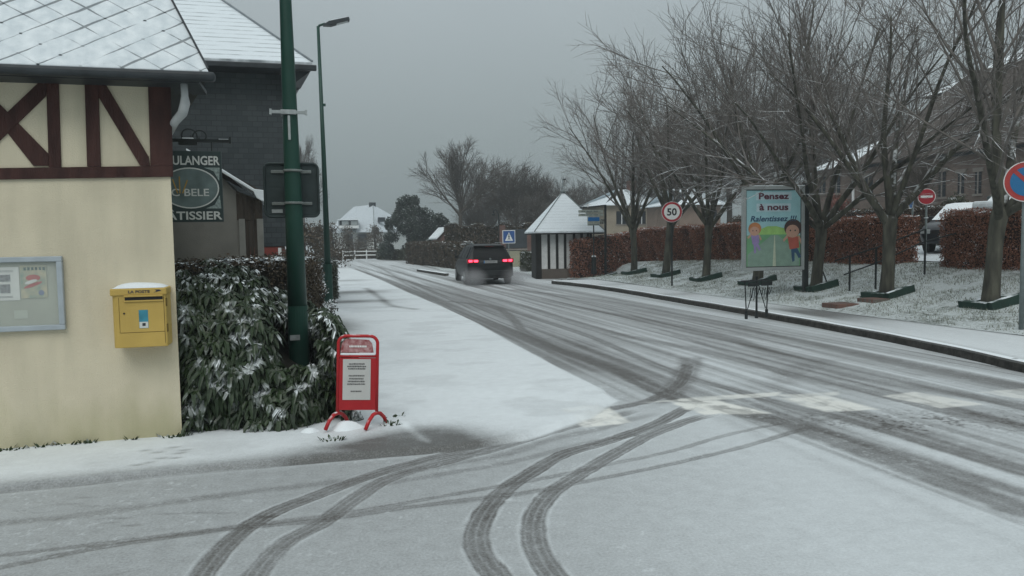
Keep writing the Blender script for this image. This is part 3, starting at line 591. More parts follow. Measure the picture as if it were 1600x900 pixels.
yb = empty('half_timbered_building', (-1.1, WY, 0), 'cream rendered building with oxblood half timbering and a snowy diamond slate roof', 'building')
wl = MB(); wl.prism([(-9, WY, -.1), (-1.10, WY, -.1), (-2.35, 13.0, -.1), (-9, 13.0, -.1)], (0, 0, 3.42)); wl.build('wall', M['cream'], yb)
def tim(pix):
    tb.prism([onY(x, y, WY-.022) for x, y in pix], (0, .021, 0))
tb = MB()
tim([(-40, 263), (270, 259), (270, 276), (-40, 281)]); tb2 = tb
tb.build('beam', M['timber'], yb)
for pix in ([(231, 128), (266, 127), (270, 258.7), (235, 259)], [(132, 129), (153, 129), (157, 260), (136, 260)], [(72, 130), (91, 129.5), (95, 261), (76, 261)]):
    tb = MB(); tim(pix); tb.build('post', M['timber'], yb)
def brace(pix, off):
    tb = MB(); tb.prism([onY(x, y, WY-.019+off) for x, y in pix], (0, .018-off, 0)); tb.build('brace', M['timber'], yb)
brace([(153.5, 130), (164, 130), (232, 245), (234, 259), (219, 259), (154, 152)], 0)
brace([(72, 129), (60, 129), (-20, 205), (-20, 238), (71, 150)], .0)
brace([(-20, 143), (-20, 168), (52, 259), (75, 259), (75, 240)], .004)
EZ = 3.27; e0 = Vector((-.72, WY-.30, EZ)); ap = e0+Vector((-3.4, 3.4, 3.6)); ap2 = Vector((-9.6, ap.y, ap.z))
bk = 13.4
# fit the hip so that it leaves the frame where it does on the photograph
tgt = ray(267, 0); 
k_ = (tgt.x*e0.y-tgt.y*e0.x)/(tgt.y*1.0+tgt.x*1.0) if False else None
s_h = (e0.x*tgt.y-e0.y*tgt.x)/(tgt.x*1.0+tgt.y*.92); hx = e0.x-.92*s_h; hy = e0.y+s_h
hx, hy = e0.x-.92*abs(s_h), e0.y+abs(s_h); hz = H+tgt.z*hy/tgt.y
sl = (hz-EZ)/abs(s_h); ap = Vector((e0.x-.92*3.3, e0.y+3.3, EZ+sl*3.3)); ap2 = Vector((-9.6, ap.y, ap.z))
roof_faces('roof', [[(-9.6, e0.y, EZ), e0, ap, ap2], [e0, (-2.2, bk+.4, EZ), (-4.2, ap.y+.01, ap.z), ap]], roof_mat('snowy_diamond_slate', (.31, .205), thr=(.26, .018)), yb)
MB().tube([e0+Vector((0, 0, .02)), ap+Vector((0, 0, .03))], .009, 6).build('hip_flashing', M['gutter'], yb)
gt = MB(); gt.box((-9.6, e0.y-.09, EZ-.10), (e0.x+.06, e0.y+.02, EZ-.02)); gt.build('gutter', M['gutter'], yb, bevel=.03, seg=3)
MB().box((-9.3, e0.y+.02, EZ-.10), (-.80, WY+.3, EZ-.065)).build('soffit', M['gutter'], yb)
dp = MB(); q0 = Vector((-.93, WY-.20, EZ-.14)); dp.tube([q0+Vector((0,0,.05)), q0+Vector((.0, .01, -.06)), q0+Vector((.0, .02, -.12)), q0+Vector((-.03, .06, -.20)), q0+Vector((-.10, .13, -.26)), q0+Vector((-.20, .42, -.33))], [.03, .03, .042, .042, .036, .034], 12)
dp.build('downpipe', mat('pvc_pipe', (.42, .44, .44), .45, .15, 9), yb, smooth=True)
# small plants at the foot of the wall
def tuft(parent_name, x, y, z, r, n, col, label, seed, cat='plant', group=None, lw=.012, h=.06):
    rr = random.Random(seed); b = MB()
    for i in range(n):
        a = rr.random()*6.28; rad = r*rr.random()**.6; px, py = x+rad*math.cos(a)*1.6, y+rad*math.sin(a)*.8; hh = h*(.25+1.1*rr.random()**1.5); d = Vector((math.cos(a), math.sin(a)*.5, 0))*hh*.8
        s = Vector((-math.sin(a), math.cos(a), 0))*lw
        p = Vector((px, py, z)); b.add([p-s*.4, p+s*.4, p+d*.5+Vector((0, 0, hh*.6))+s, p+d+Vector((0, 0, hh)), p+d*.5+Vector((0, 0, hh*.6))-s], [(0, 1, 2, 3, 4)])
    return tag(b.build(parent_name, col), label, cat, group)
M['weed'] = mat('weed_leaf', (.035, .055, .02), .8, .3, 10, island=.6, snow=.35)
M['moss'] = mat('moss', (.04, .035, .02), .9, .4, 20)
for i, (px, py, r, n, lb) in enumerate([(8, 705, .10, 50, 'low dark weeds at the wall foot furthest left, below the notice board'), (66, 697, .05, 34, 'tiny weed at the wall foot below the right end of the notice board'), (107, 694, .06, 34, 'small weed growing against the wall foot right of the notice board'), (140, 692, .035, 26, 'smallest weed sprig at the cream wall foot left of the mailbox'), (204, 689, .03, 22, 'weed sprig at the wall foot below the yellow mailbox'), (272, 686, .08, 70, 'leafy weed clump at the right corner of the cream building')]):
    p = onG(px, py, .04); tuft('weed', p.x, WY-.03, .03, r, n, M['weed'], lb, i, group='weeds along the foot of the cream wall', h=.05)

# ------------------------------------------------------------------ notice board
def face(px, py, Y): return onY(px, py, Y)
nbx1 = onY(101, 450, WY).x; zt = onY(100, 400, WY).z; zb = onY(103, 514, WY).z; nbx0 = nbx1-1.25
nb = empty('notice_board', (nbx1, WY-.002, zb), 'grey framed glazed notice board with papers on the cream wall', 'notice board')
fr = MB()
for a, b in (((nbx0, zb), (nbx1, zb+.045)), ((nbx0, zt-.045), (nbx1, zt)), ((nbx0, zb+.0455), (nbx0+.045, zt-.0455)), ((nbx1-.045, zb+.0455), (nbx1, zt-.0455))):
    fr.box((a[0], WY-.05, a[1]), (b[0], WY-.002, b[1]))
fr.build('frame', mat('frame_grey', (.38, .43, .46), .4, .08, 8), nb, bevel=.006)
MB().box((nbx0+.04, WY-.014, zb+.04), (nbx1-.04, WY-.003, zt-.04)).build('back_panel', mat('board_back', (.36, .38, .31), .7, .1, 3), nb)
def card(name, px0, py0, px1, py1, col, par, y, var=.1, lab=None):
    a = onY(px0, py1, WY); b = onY(px1, py0, WY); o = MB().box((a.x, y-.002, a.z), (b.x, y, b.z)).build(name, col, par); 
    if lab: o['label'] = lab
    return o
M['paper'] = mat('paper', (.60, .62, .58), .7, .05); M['photo_grey'] = mat('photo_print', (.18, .19, .19), .6, .6, 50); M['ink'] = mat('ink', (.035, .04, .045), .6, .1)
pp = card('paper', -40, 417, 30, 471, M['paper'], nb, WY-.017)
card('photo_print', 1, 429, 17, 440, M['photo_grey'], pp, WY-.02); card('photo_print', 2, 444, 17, 458, M['photo_grey'], pp, WY-.02)
tl = MB()
for k in range(4):
    a = onY(-20, 424+k*1.6 if k < 2 else 461+k*1.6, WY); tl.box((a.x, WY-.0205, a.z), (a.x+.2, WY-.0194, a.z+.003))
tl.build('printed_lines', M['photo_grey'], pp)
ps = card('poster', 35, 414, 73, 466, mat('poster_print', (.30, .42, .34), .6, .3, 14, col2=(.52, .45, .30)), nb, WY-.018, lab='colourful poster with a red swoosh')
def disc_on_wall(name, cx, cz, rx, rz, y, m, par, n=20, rot=0):
    b = MB(); b.prism([(cx+rx*math.cos(t)*math.cos(rot)-rz*math.sin(t)*math.sin(rot), y, cz+rx*math.cos(t)*math.sin(rot)+rz*math.sin(t)*math.cos(rot)) for t in [2*math.pi*k/n for k in range(n)]], (0, .0012, 0)); return b.build(name, m, par)
c_ = onY(53, 434, WY); disc_on_wall('red_shape', c_.x, c_.z, .055, .028, WY-.0225, mat('poster_red', (.38, .09, .08), .6, .2), ps)
c_ = onY(53, 445, WY); disc_on_wall('red_shape', c_.x, c_.z, .075, .014, WY-.0225, bpy.data.materials['poster_red'], ps, rot=.35)
c_ = onY(50, 440, WY); disc_on_wall('white_shape', c_.x, c_.z, .05, .014, WY-.0240, M['paper'], ps, rot=.3)
c_ = onY(66, 457, WY); disc_on_wall('blue_shape', c_.x, c_.z, .022, .022, WY-.0225, mat('poster_blue', (.16, .2, .3), .6, .2), ps)
a_ = onY(38, 421, WY); b2 = MB()
for k in range(6): b2.box((a_.x+k*.029, WY-.0225, a_.z-.008), (a_.x+k*.029+.018, WY-.0212, a_.z+.018))
b2.build('title_letters', mat('poster_title', (.06, .11, .10), .6), ps)
card('paper', 24, 484, 44, 498, mat('leaflet', (.40, .43, .36), .6, .08), nb, WY-.016)
MB().box((nbx0+.046, WY-.031, zb+.046), (nbx1-.046, WY-.028, zt-.046)).build('glass', None, nb)
gm = bpy.data.materials.new('board_glass'); gm.use_nodes = True; gb = gm.node_tree.nodes['Principled BSDF']; gb.inputs['Base Color'].default_value = (.85, .9, .9, 1); gb.inputs['Alpha'].default_value = .10; gb.inputs['Roughness'].default_value = .03; gb.inputs['Specular IOR Level'].default_value = .6
children(nb)[-1].data.materials.append(gm) if False else [c for c in children(nb) if c.name.startswith('glass')][0].data.materials.append(gm)

# ------------------------------------------------------------------ yellow mailbox
mx0 = onY(176, 470, WY-.2).x; mx1 = onY(261, 470, WY-.2).x; mzt = onY(262, 450, WY-.22).z; mzb = onY(262, 540, WY-.22).z
mb_ = empty('mailbox', ((mx0+mx1)/2, WY, mzb), 'yellow wall mailbox with a cap of snow and dark lettering', 'mailbox')
M['post_yellow'] = mat('post_yellow', (.52, .36, .095), .5, .1, 3, .03, 60); M['post_seam'] = mat('post_seam', (.12, .08, .015), .7)
bd = MB(); r_ = .05; prof = [(mx0, WY-.002)]
for k in range(7): t = math.pi/2*k/6; prof.append((mx0+r_-r_*math.cos(t), WY-.20-r_*math.sin(t)))
for k in range(5): t = math.pi/2*k/4; prof.append((mx1-.02+.02*math.sin(t), WY-.23-.02*math.cos(t)))
prof.append((mx1, WY-.002)); bd.prism([(x, y, mzb) for x, y in prof], (0, 0, mzt-mzb)); bd.build('body', M['post_yellow'], mb_, bevel=.006)
fy_ = WY-.25
ld = MB(); ld.box((mx0-.008, WY-.262, mzt-.055), (mx1+.008, WY-.004, mzt+.008)); ld.build('lid', M['post_yellow'], mb_, bevel=.012, seg=3)
sx0 = onY(195, 465, fy_).x; sx1 = onY(254, 465, fy_).x; sz = onY(225, 466, fy_).z
sl_ = MB(); sl_.box((sx0-.006, fy_-.022, sz+.014), (sx1+.006, fy_-.001, sz+.030)); sl_.box((sx0-.006, fy_-.012, sz-.028), (sx1+.006, fy_-.001, sz-.015)); sl_.build('slot_frame', M['post_yellow'], mb_, bevel=.003)
MB().box((sx0, fy_-.003, sz-.0145), (sx1, fy_-.0008, sz+.0135)).build('slot', M['sign_black'], mb_)
dr = MB(); z1_ = onY(200, 520, fy_).z; dr.box((mx0+.06, fy_-.0015, z1_-.002), (mx1-.02, fy_-.0006, z1_+.002)); dr.box((mx1-.021, fy_-.0015, mzb+.03), (mx1-.017, fy_-.0006, mzt-.07)); dr.box((mx0+.056, fy_-.0015, z1_), (mx0+.059, fy_-.0006, mzt-.07)); dr.build('door_seam', M['post_seam'], mb_)
for zz in (mzt-.12, mzb+.16): MB().box((mx1-.006, WY-.245, zz-.035), (mx1+.006, WY-.225, zz+.035)).build('hinge', M['post_seam'], mb_, bevel=.002)
c_ = onY(194, 490, fy_); MB().tube([(c_.x, fy_-.004, c_.z), (c_.x, fy_, c_.z)], .008, 10).build('keyhole', M['sign_black'], mb_)
a_ = onY(218, 513, fy_); b_ = onY(231, 484, fy_); sk = MB().box((a_.x, fy_-.002, a_.z), (b_.x, fy_-.0007, b_.z)).build('sticker', mat('sticker_blue', (.05, .25, .33), .4, .3, 9), mb_)
MB().box((a_.x+.002, fy_-.003, a_.z+.002), (b_.x-.002, fy_-.0022, a_.z+.055)).build('sticker_panel', M['paper'], sk); MB().box((a_.x+.025, fy_-.004, a_.z+.02), (b_.x-.022, fy_-.0032, a_.z+.045)).build('sticker_mark', M['ink'], sk)
M['post_ink'] = mat('post_ink', (.03, .035, .06), .5)
c_ = onY(217, 453, WY-.263); text_obj('lettering', 'LA POSTE', (c_.x, WY-.2635, mzt-.022), 0, M['post_ink'], mb_, width=.17, height=.024, bold=.02)
c_ = onY(245, 452, WY-.263); z_ = mzt-.022
lg = MB(); lg.prism([(c_.x-.03, WY-.2645, z_-.012), (c_.x+.035, WY-.2645, z_+.004), (c_.x+.02, WY-.2645, z_+.014), (c_.x-.018, WY-.2645, z_+.014), (c_.x-.002, WY-.2645, z_+.002)], (0, .0015, 0)); lg.build('bird_emblem', M['post_ink'], mb_)
sn = MB(); nx_, ny_ = 16, 8; vs = []; fs = []
for j in range(ny_+1):
    for i in range(nx_+1):
        u = i/nx_; v = j/ny_; hgt = .048*(max(0, math.sin(math.pi*u))**.55)*(max(0, math.sin(math.pi*v))**.45)*(1+.12*math.sin(5*u+3*v)); vs.append((mx0+.01+(mx1-mx0-.02)*u, WY-.255+.25*v, mzt+.0085+hgt))
for j in range(ny_):
    for i in range(nx_): a = j*(nx_+1)+i; fs.append((a, a+1, a+nx_+2, a+nx_+1))
sn.add(vs, fs); sn.build('snow_cap', M['snow'], mb_, smooth=True)

# ------------------------------------------------------------------ slate building behind
M['slate_wall'] = mat('slate_cladding', (.036, .043, .049), .6, .25, 2.0, .0)
def slate_wall_mat():
    m = bpy.data.materials.new('slate_cladding_rows'); m.use_nodes = True; t = m.node_tree; b = t.nodes['Principled BSDF']; L = t.links.new
    g = N(t, 'ShaderNodeTexCoord'); mp = N(t, 'ShaderNodeMapping'); mp.inputs['Rotation'].default_value = (R(90), 0, 0); L(g.outputs['Object'], mp.inputs[0])
    br = N(t, 'ShaderNodeTexBrick'); br.inputs['Scale'].default_value = 1; br.inputs['Brick Width'].default_value = .20; br.inputs['Row Height'].default_value = .11; br.inputs['Mortar Size'].default_value = .008
    br.inputs['Color1'].default_value = (.020, .029, .033, 1); br.inputs['Color2'].default_value = (.040, .051, .055, 1); br.inputs['Mortar'].default_value = (.012, .017, .020, 1); L(mp.outputs[0], br.inputs['Vector'])
    n = N(t, 'ShaderNodeTexNoise'); n.inputs['Scale'].default_value = .9; n.inputs['Detail'].default_value = 5; mp2 = N(t, 'ShaderNodeMapping'); mp2.inputs['Scale'].default_value = (1.5, 1, .3); L(g.outputs['Object'], mp2.inputs[0]); L(mp2.outputs[0], n.inputs['Vector'])
    r = N(t, 'ShaderNodeMapRange'); r.inputs[1].default_value = .4; r.inputs[2].default_value = .7; r.inputs[4].default_value = .45; L(n.outputs[0], r.inputs[0])
    mi = N(t, 'ShaderNodeMix', data_type='RGBA'); L(r.outputs[0], mi.inputs[0]); L(br.outputs[0], mi.inputs[6]); mi.inputs[7].default_value = (.045, .058, .060, 1); L(mi.outputs[2], b.inputs['Base Color']); b.inputs['Roughness'].default_value = .6
    return m
M['slate_rows'] = slate_wall_mat()
def brick_mat(name, c1, c2, mo, bw=.22, rh=.075, ms=.012, rotx=90, rotz=0):
    m = bpy.data.materials.new(name); m.use_nodes = True; t = m.node_tree; b = t.nodes['Principled BSDF']; L = t.links.new
    g = N(t, 'ShaderNodeTexCoord'); mp = N(t, 'ShaderNodeMapping'); mp.vector_type = 'POINT'
    if rotz: pre = N(t, 'ShaderNodeMapping'); pre.inputs['Rotation'].default_value = (0, 0, R(rotz)); L(g.outputs['Object'], pre.inputs[0]); L(pre.outputs[0], mp.inputs[0])
    else: L(g.outputs['Object'], mp.inputs[0])
    mp.inputs['Rotation'].default_value = (R(rotx), 0, 0)
    br = N(t, 'ShaderNodeTexBrick'); br.inputs['Scale'].default_value = 1; br.inputs['Brick Width'].default_value = bw; br.inputs['Row Height'].default_value = rh; br.inputs['Mortar Size'].default_value = ms
    br.inputs['Color1'].default_value = (*c1, 1); br.inputs['Color2'].default_value = (*c2, 1); br.inputs['Mortar'].default_value = (*mo, 1); L(mp.outputs[0], br.inputs['Vector'])
    n = N(t, 'ShaderNodeTexNoise'); n.inputs['Scale'].default_value = 1.2; n.inputs['Detail'].default_value = 5; L(g.outputs['Object'], n.inputs['Vector'])
    r = N(t, 'ShaderNodeMapRange'); r.inputs[1].default_value = .3; r.inputs[2].default_value = .7; r.inputs[3].default_value = .75; r.inputs[4].default_value = 1.2; L(n.outputs[0], r.inputs[0])
    v = N(t, 'ShaderNodeVectorMath', operation='SCALE'); L(br.outputs[0], v.inputs[0]); L(r.outputs[0], v.inputs['Scale']); L(v.outputs[0], b.inputs['Base Color']); b.inputs['Roughness'].default_value = .85; return m
M['brick_red'] = brick_mat('red_brick', (.12, .045, .035), (.16, .06, .045), (.14, .12, .10))
SY = 17.0; sxr = onY(443.5, 250, SY).x; sez = onY(470, 98, SY-.5).z; szb = onY(430, 385, SY).z
sb = empty('slate_clad_building', (sxr, SY, 0), 'tall building clad in dark slate with a snowy hipped roof', 'building')
EB = onG(471, 131, sez)
MB().prism([(-13, SY, szb), (sxr, SY, szb), (EB.x-.75, EB.y, szb), (-13, EB.y, szb)], (0, 0, sez-.15-szb)).build('wall', M['slate_rows'], sb)
MB().prism([(-13, SY+.04, -.2), (sxr-.04, SY+.04, -.2), (EB.x-.8, EB.y, -.2), (-13, EB.y, -.2)], (0, 0, szb-.002+.2)).build('brick_base', M['brick_red'], sb)
rd = onY(415, 385, SY); MB().box((rd.x-.6, SY-.01, .1), (onY(437, 400, SY).x, SY+.035, szb-.02)).build('red_panel', mat('red_panel', (.20, .045, .035), .6, .2, 3), sb)
MB().box((onY(435, 400, SY).x, SY-.06, 0), (onY(440, 400, SY).x, SY-.011, szb-.03)).build('white_post', M['white_paint'], sb)
ex = onY(488, 98, SY-.42).x; ey = SY-.42; ez = onY(488, 98, SY-.42).z
tg = ray(345, 0); s1 = (ex*tg.y-ey*tg.x)/(tg.y+tg.x); s1 = abs(s1); hz = H+tg.z*(ey+s1)/tg.y; sl = (hz-ez)/s1
RA = (ex-5.2, ey+5.2, ez+sl*5.2); E0 = Vector((ex, ey, ez)); DK = Vector((EB.x-ex, EB.y-ey, 0)); DK = DK*((27-ey)/DK.y)
roof_faces('roof', [[(-13.5, ey, ez), (ex, ey, ez), RA, (-13.5, ey+5.2, ez+sl*5.2)], [(ex, ey, ez), tuple(E0+DK), tuple(Vector(RA)+DK*.4), RA]], row_roof_mat('snowy_slate_courses', .17, .8), sb)
MB().tube([(ex, ey, ez+.03), (RA[0], RA[1], RA[2]+.03)], .022, 6).build('hip_cap', mat('zinc_hip', (.20, .23, .25), .5, .2, 5), sb)
e_ = MB(); e_.box((-13.5, ey-.10, ez-.17), (ex+.08, ey+.02, ez-.06)); e_.build('gutter', M['gutter'], sb, bevel=.02)
e_ = MB(); e_.prism([(sxr-.02, ey+.03, ez-.07), (ex-.03, ey+.03, ez-.07), (sxr-.02, SY+.1, sez-.65)], (0, 10, 0)) if False else e_.prism([(-13.3, ey+.03, ez-.15), (ex-.03, ey+.03, ez-.15), (EB.x-.03, EB.y, ez-.15), (-13.3, EB.y, ez-.15)], (0, 0, .075)); e_.build('soffit', M['gutter'], sb)
for q0_, x0_, x1_, y0_ in ((0, sxr+.004, ex-.05, SY-.32), (1, EB.x-.74, EB.x-.05, EB.y-.1)): MB().prism([(x0_, y0_, ez-.16), (x1_, y0_, ez-.16), (x0_, y0_, ez-.62)], (0, .05, 0)).build('eave_bracket', M['gutter'], sb)

# ------------------------------------------------------------------ lean-to shed
HY = 12.6
sh = empty('lean_to_shed', (onY(380, 400, HY).x, HY, 0), 'grey rendered lean-to shed with dark plank door under a snow edged roof', 'shed')
M['grey_render'] = mat('grey_render', (.20, .195, .175), .9, .15, 2.5, .3, 50)
hx0 = onY(385, 390, HY).x; hx1 = onY(412, 390, HY).x; hz0 = onY(340, 264, HY).z; hz1 = onY(412, 303, HY).z
MB().prism([(-2.8, HY, -.1), (hx0-.10, HY, -.1), (hx0-.10, HY, onY(380, 290, HY).z-.12), (hx0-.32, HY, hz0-.12), (-2.8, HY, hz0-.05)], (0, 2.5, 0)).build('wall', M['grey_render'], sh)
for xx in (hx0-.05, hx1-.04): MB().box((xx-.045, HY-.03, 0), (xx+.045, HY+.08, onY(390, 342, HY).z)).build('door_post', mat('concrete_post', (.22, .22, .20), .9, .15, 5), sh)
pd = MB(); k = hx0-.004
while k < hx1-.09: pd.box((k, HY+.0, .02), (k+.058, HY+.02, onY(390, 342, HY).z-.02)); k += .062
pd.build('plank_door', mat('old_planks', (.055, .045, .036), .9, .4, 5, .4, 30, stretch=(4, 4, .4)), sh)
MB().prism([(hx0-.12, HY-.01, onY(390, 344, HY).z), (hx1+.0, HY-.01, onY(390, 344, HY).z), (hx1, HY-.01, hz1-.10), (hx0-.12, HY-.01, onY(380, 288, HY).z-.10)], (0, .05, 0)).build('gable_boards', bpy.data.materials['old_planks'], sh)
a_ = onY(348, 268, HY-.2); b_ = onY(411, 300, HY-.2)
rb = MB(); rb.prism([a_+Vector((-.5, 0, .30)), b_+Vector((.02, 0, 0)), b_+Vector((.02, 0, -.05)), a_+Vector((-.5, 0, .24))], (0, 2.6, 0)); rb.build('roof', bpy.data.materials['old_planks'], sh)
rb = MB(); rb.prism([a_+Vector((-.5, -.02, .34)), a_+Vector((.0, -.02, .035)), b_+Vector((-.12, -.02, .045)), b_+Vector((.03, -.02, .025)), b_+Vector((.035, -.02, -.13)), b_+Vector((-.0, -.02, -.15)), b_+Vector((-.10, -.02, -.09)), b_+Vector((-.14, -.02, .005)), a_+Vector((-.5, -.02, .305))], (0, 2.4, 0)); rb.build('roof_snow', M['snow'], sh, bevel=.012)

# ------------------------------------------------------------------ hanging bakery sign
GY = 9.5
p0 = onY(262, 232, GY); p1 = onY(350, 352, GY); xr = onY(348, 300, GY).x; xl = xr-.69; zt_ = onY(300, 236, GY).z; zb_ = onY(300, 347, GY).z
bs = empty('bakery_sign', (xr, GY, zb_), 'dark green hanging bakery sign with white lettering and an oval emblem', 'hanging sign')
MB().box((xl, GY-.02, zb_), (xr, GY+.02, zt_)).build('panel', mat('sign_slate_green', (.035, .055, .055), .5, .12, 4), bs, bevel=.004)
M['letter'] = mat('sign_letter', (.62, .64, .62), .5, .05)
fy = GY-.024; cxs = (xl+xr)/2
zc = onY(300, 251, GY).z; text_obj('lettering', 'BOULANGER', (cxs, fy, zc), 0, M['letter'], bs, width=.655, height=.105, bold=.022)
zc2 = onY(300, 337, GY).z; text_obj('lettering', 'PÂTISSIER', (cxs, fy, zc2+.012), 0, M['letter'], bs, width=.665, height=.12, bold=.022)
zm = onY(300, 294, GY).z; ehx = .31; ehz = (onY(300, 262, GY).z-onY(300, 326, GY).z)/2
def ring(name, cx, cz, a, b, w_, y, m, par, th=.004, n=40):
    r = MB(); vs = []; fs = []
    for k in range(n):
        t = 2*math.pi*k/n
        for (aa, bb) in ((a, b), (a-w_, b-w_)):
            for yy in (y, y+th): vs.append((cx+aa*math.cos(t), yy, cz+bb*math.sin(t)))
    for k in range(n):
        i = k*4; j = ((k+1) % n)*4; fs += [(i, i+2, j+2, j), (i+1, j+1, j+3, i+3), (i, j, j+1, i+1), (i+2, i+3, j+3, j+2)]
    r.add(vs, fs); return r.build(name, m, par)
disc_on_wall('oval_background', cxs, zm, ehx-.01, ehz-.01, fy+.001, mat('oval_green', (.13, .175, .175), .5, .35, 5), bs, n=40)
ring('oval_rim', cxs, zm, ehx, ehz, .014, fy-.002, M['letter'], bs)
for sx_, sz_ in ((1, 1), (1, -1)):
    b = MB(); cx_ = cxs+sx_*.325; cz_ = zm+sz_*ehz; b.prism([(cx_, fy, cz_), (cx_-sx_*.17, fy, cz_), (cx_-sx_*.07, fy, cz_-sz_*.04), (cx_-sx_*.012, fy, cz_-sz_*.15)], (0, .0015, 0)); b.build('corner_ornament', mat('ornament', (.26, .32, .31), .5, .4, 40), bs)
text_obj('lettering', 'C BELE', (cxs+.0, fy-.003, zm-.05), 0, M['letter'], bs, width=.40, height=.085, bold=.012)
wh = MB()
for dx, ln in ((-.012, .16), (.0, .19), (.014, .15)): wh.bar((cxs-.11+dx*2, fy-.004, zm-.06), (cxs-.11+dx*6, fy-.004, zm-.06+ln), .012, .004, (0, 1, 0))
wh.build('wheat_emblem', mat('wheat', (.45, .28, .06), .6), bs)
hb = MB(); hb.bar((xl-.25, GY-.01, zt_-.03), (xl-.25, GY, zt_-.02), .01, .01)
ir = MB(); zb1 = onY(320, 220, GY).z; xe = onY(361, 220, GY).x; ir.bar((xl-.1, GY, zb1), (xe, GY, zb1), .03, .035)
for xx in (xl+.16, xr-.10): ir.bar((xx, GY, zt_), (xx, GY, zb1), .014, .014, (0, 1, 0))
def scroll(cx, cz, r0, turns, sgn, start=0):
    return [(cx+sgn*(r0*(1-.75*k/24))*math.cos(start+turns*2*math.pi*k/24), GY, cz+(r0*(1-.75*k/24))*math.sin(start+turns*2*math.pi*k/24)) for k in range(25)]
ir.tube(scroll(xl+.34, zb1+.05, .11, 1.2, 1, -1), .009, 6); ir.tube(scroll(xl+.48, zb1+.045, .10, 1.1, -1, -1), .009, 6)
ir.bar((xe-.01, GY, zb1-.03), (xe-.01, GY, zb1+.05), .025, .025, (0, 1, 0)); ir.box((xl+.24, GY-.03, zb1-.05), (xl+.44, GY+.03, zb1-.017))
ir.build('iron_bracket', M['black_metal'], bs); MB().bar((xl+.28, GY, zb1+.024), (xl+.40, GY, zb1+.024), .05, .012).build('bracket_snow', M['snow'], bs, bevel=.004)
MB().bar((xr-.02, GY, zb1+.02), (xe-.03, GY, zb1+.02), .028, .006).build('bracket_snow', M['snow_thin'], bs)

# ------------------------------------------------------------------ green lamp posts
PY = 9.2
pb = onY(470, 600, PY)
lp = empty('lamp_post', (onY(469, 600, PY).x, PY, .04), 'thick dark green tapering post rising past the top of the photo behind the laurel', 'lamp post')
xb_ = onY(469, 600, PY).x; xt_ = onY(446, 0, PY).x; zt2 = onY(446, 0, PY).z
pm = MB(); pm.tube([(xb_, PY, 0), (xb_, PY, 1.05)], [.115, .115], 24); pm.build('base', M['green_paint'], lp, smooth=False)
pm = MB(); pm.tube([(xb_, PY, 1.03), (xb_+(xt_-xb_)*.25, PY, 2.1), (xt_, PY, zt2), (xt_-.02, PY, 8.0)], [.108, .098, .066, .045], 24); pm.build('pole', M['green_paint'], lp, smooth=True)
pm = MB(); pm.tube([(xt_-.02, PY, 7.95), (xt_+.3, PY, 8.15), (xt_+.5, PY, 8.2)], .03, 10); pm.box((xt_+.45, PY-.12, 8.14), (xt_+1.1, PY+.12, 8.28)); pm.build('lamp_head', M['green_paint'], lp, bevel=.02)
pm = MB(); c = onY(461, 527, PY); pm.box((c.x-.055, PY-.122, c.z-.02), (c.x+.055, PY-.1155, c.z+.04)); pm.build('number_plate', M['grey_metal'], lp)
br = MB(); zz = onY(450, 177, PY).z; xx = onY(450, 177, PY).x; ya = PY-.095
br.box((xx-.19, ya, zz-.018), (xx+.20, ya+.025, zz+.018)); br.box((xx-.20, ya-.006, zz-.032), (xx-.175, ya+.03, zz+.032)); br.box((xx+.185, ya-.006, zz-.03), (xx+.21, ya+.03, zz+.03)); br.box((xx-.08, ya-.015, zz-.025), (xx+.09, ya+.19, zz+.025)); br.box((xx-.005, ya-.012, zz-.31), (xx+.022, ya+.02, zz-.04))
br.build('clamp_bracket', M['grey_metal'], lp, bevel=.004)
# square traffic sign seen from the back
zs0 = onY(455, 338, PY).z; zs1 = onY(455, 254, PY).z; x0 = onY(413, 300, PY).x; x1 = onY(498, 300, PY).x
tsn = empty('traffic_sign', ((x0+x1)/2, PY, zs0), 'back of a square dark traffic sign clamped to the thick green post', 'traffic sign')
def rrect(x0, x1, z0, z1, y, r, n=5):
    P = []
    for cx, cz, a in ((x1-r, z1-r, 0), (x0+r, z1-r, 90), (x0+r, z0+r, 180), (x1-r, z0+r, 270)):
        for k in range(n+1): t = R(a+90*k/n); P.append((cx+r*math.cos(t), y, cz+r*math.sin(t)))
    return P
ys_ = PY+.135
MB().prism(rrect(x0, x1, zs0, zs1, ys_, .06), (0, .012, 0)).build('panel', M['sign_back'], tsn)
rm = MB(); P = rrect(x0, x1, zs0, zs1, ys_-.014, .06); rm.tube(P+[P[0]], .014, 6, False); rm.build('rim', M['sign_back'], tsn, smooth=True)
ra = MB()
for zc_ in (zs1-.095, zs0+.15):
    ra.box((x0+.075, ys_-.022, zc_-.017), (x1-.075, ys_-.001, zc_+.017)); xm_ = onY(459, 300, PY).x; ra.tube([(xm_, PY, zc_-.012), (xm_, PY, zc_+.012)], .112, 20)
ra.build('rail', mat('rail_snow', (.16, .18, .17), .6, .2, 10, snow=.95, snow_lo=.4), tsn, bevel=.004)
MB().box((x0+.07, ys_-.01, zs0+.045), (x0+.19, ys_-.001, zs0+.085)).build('maker_label', M['grey_metal'], tsn)
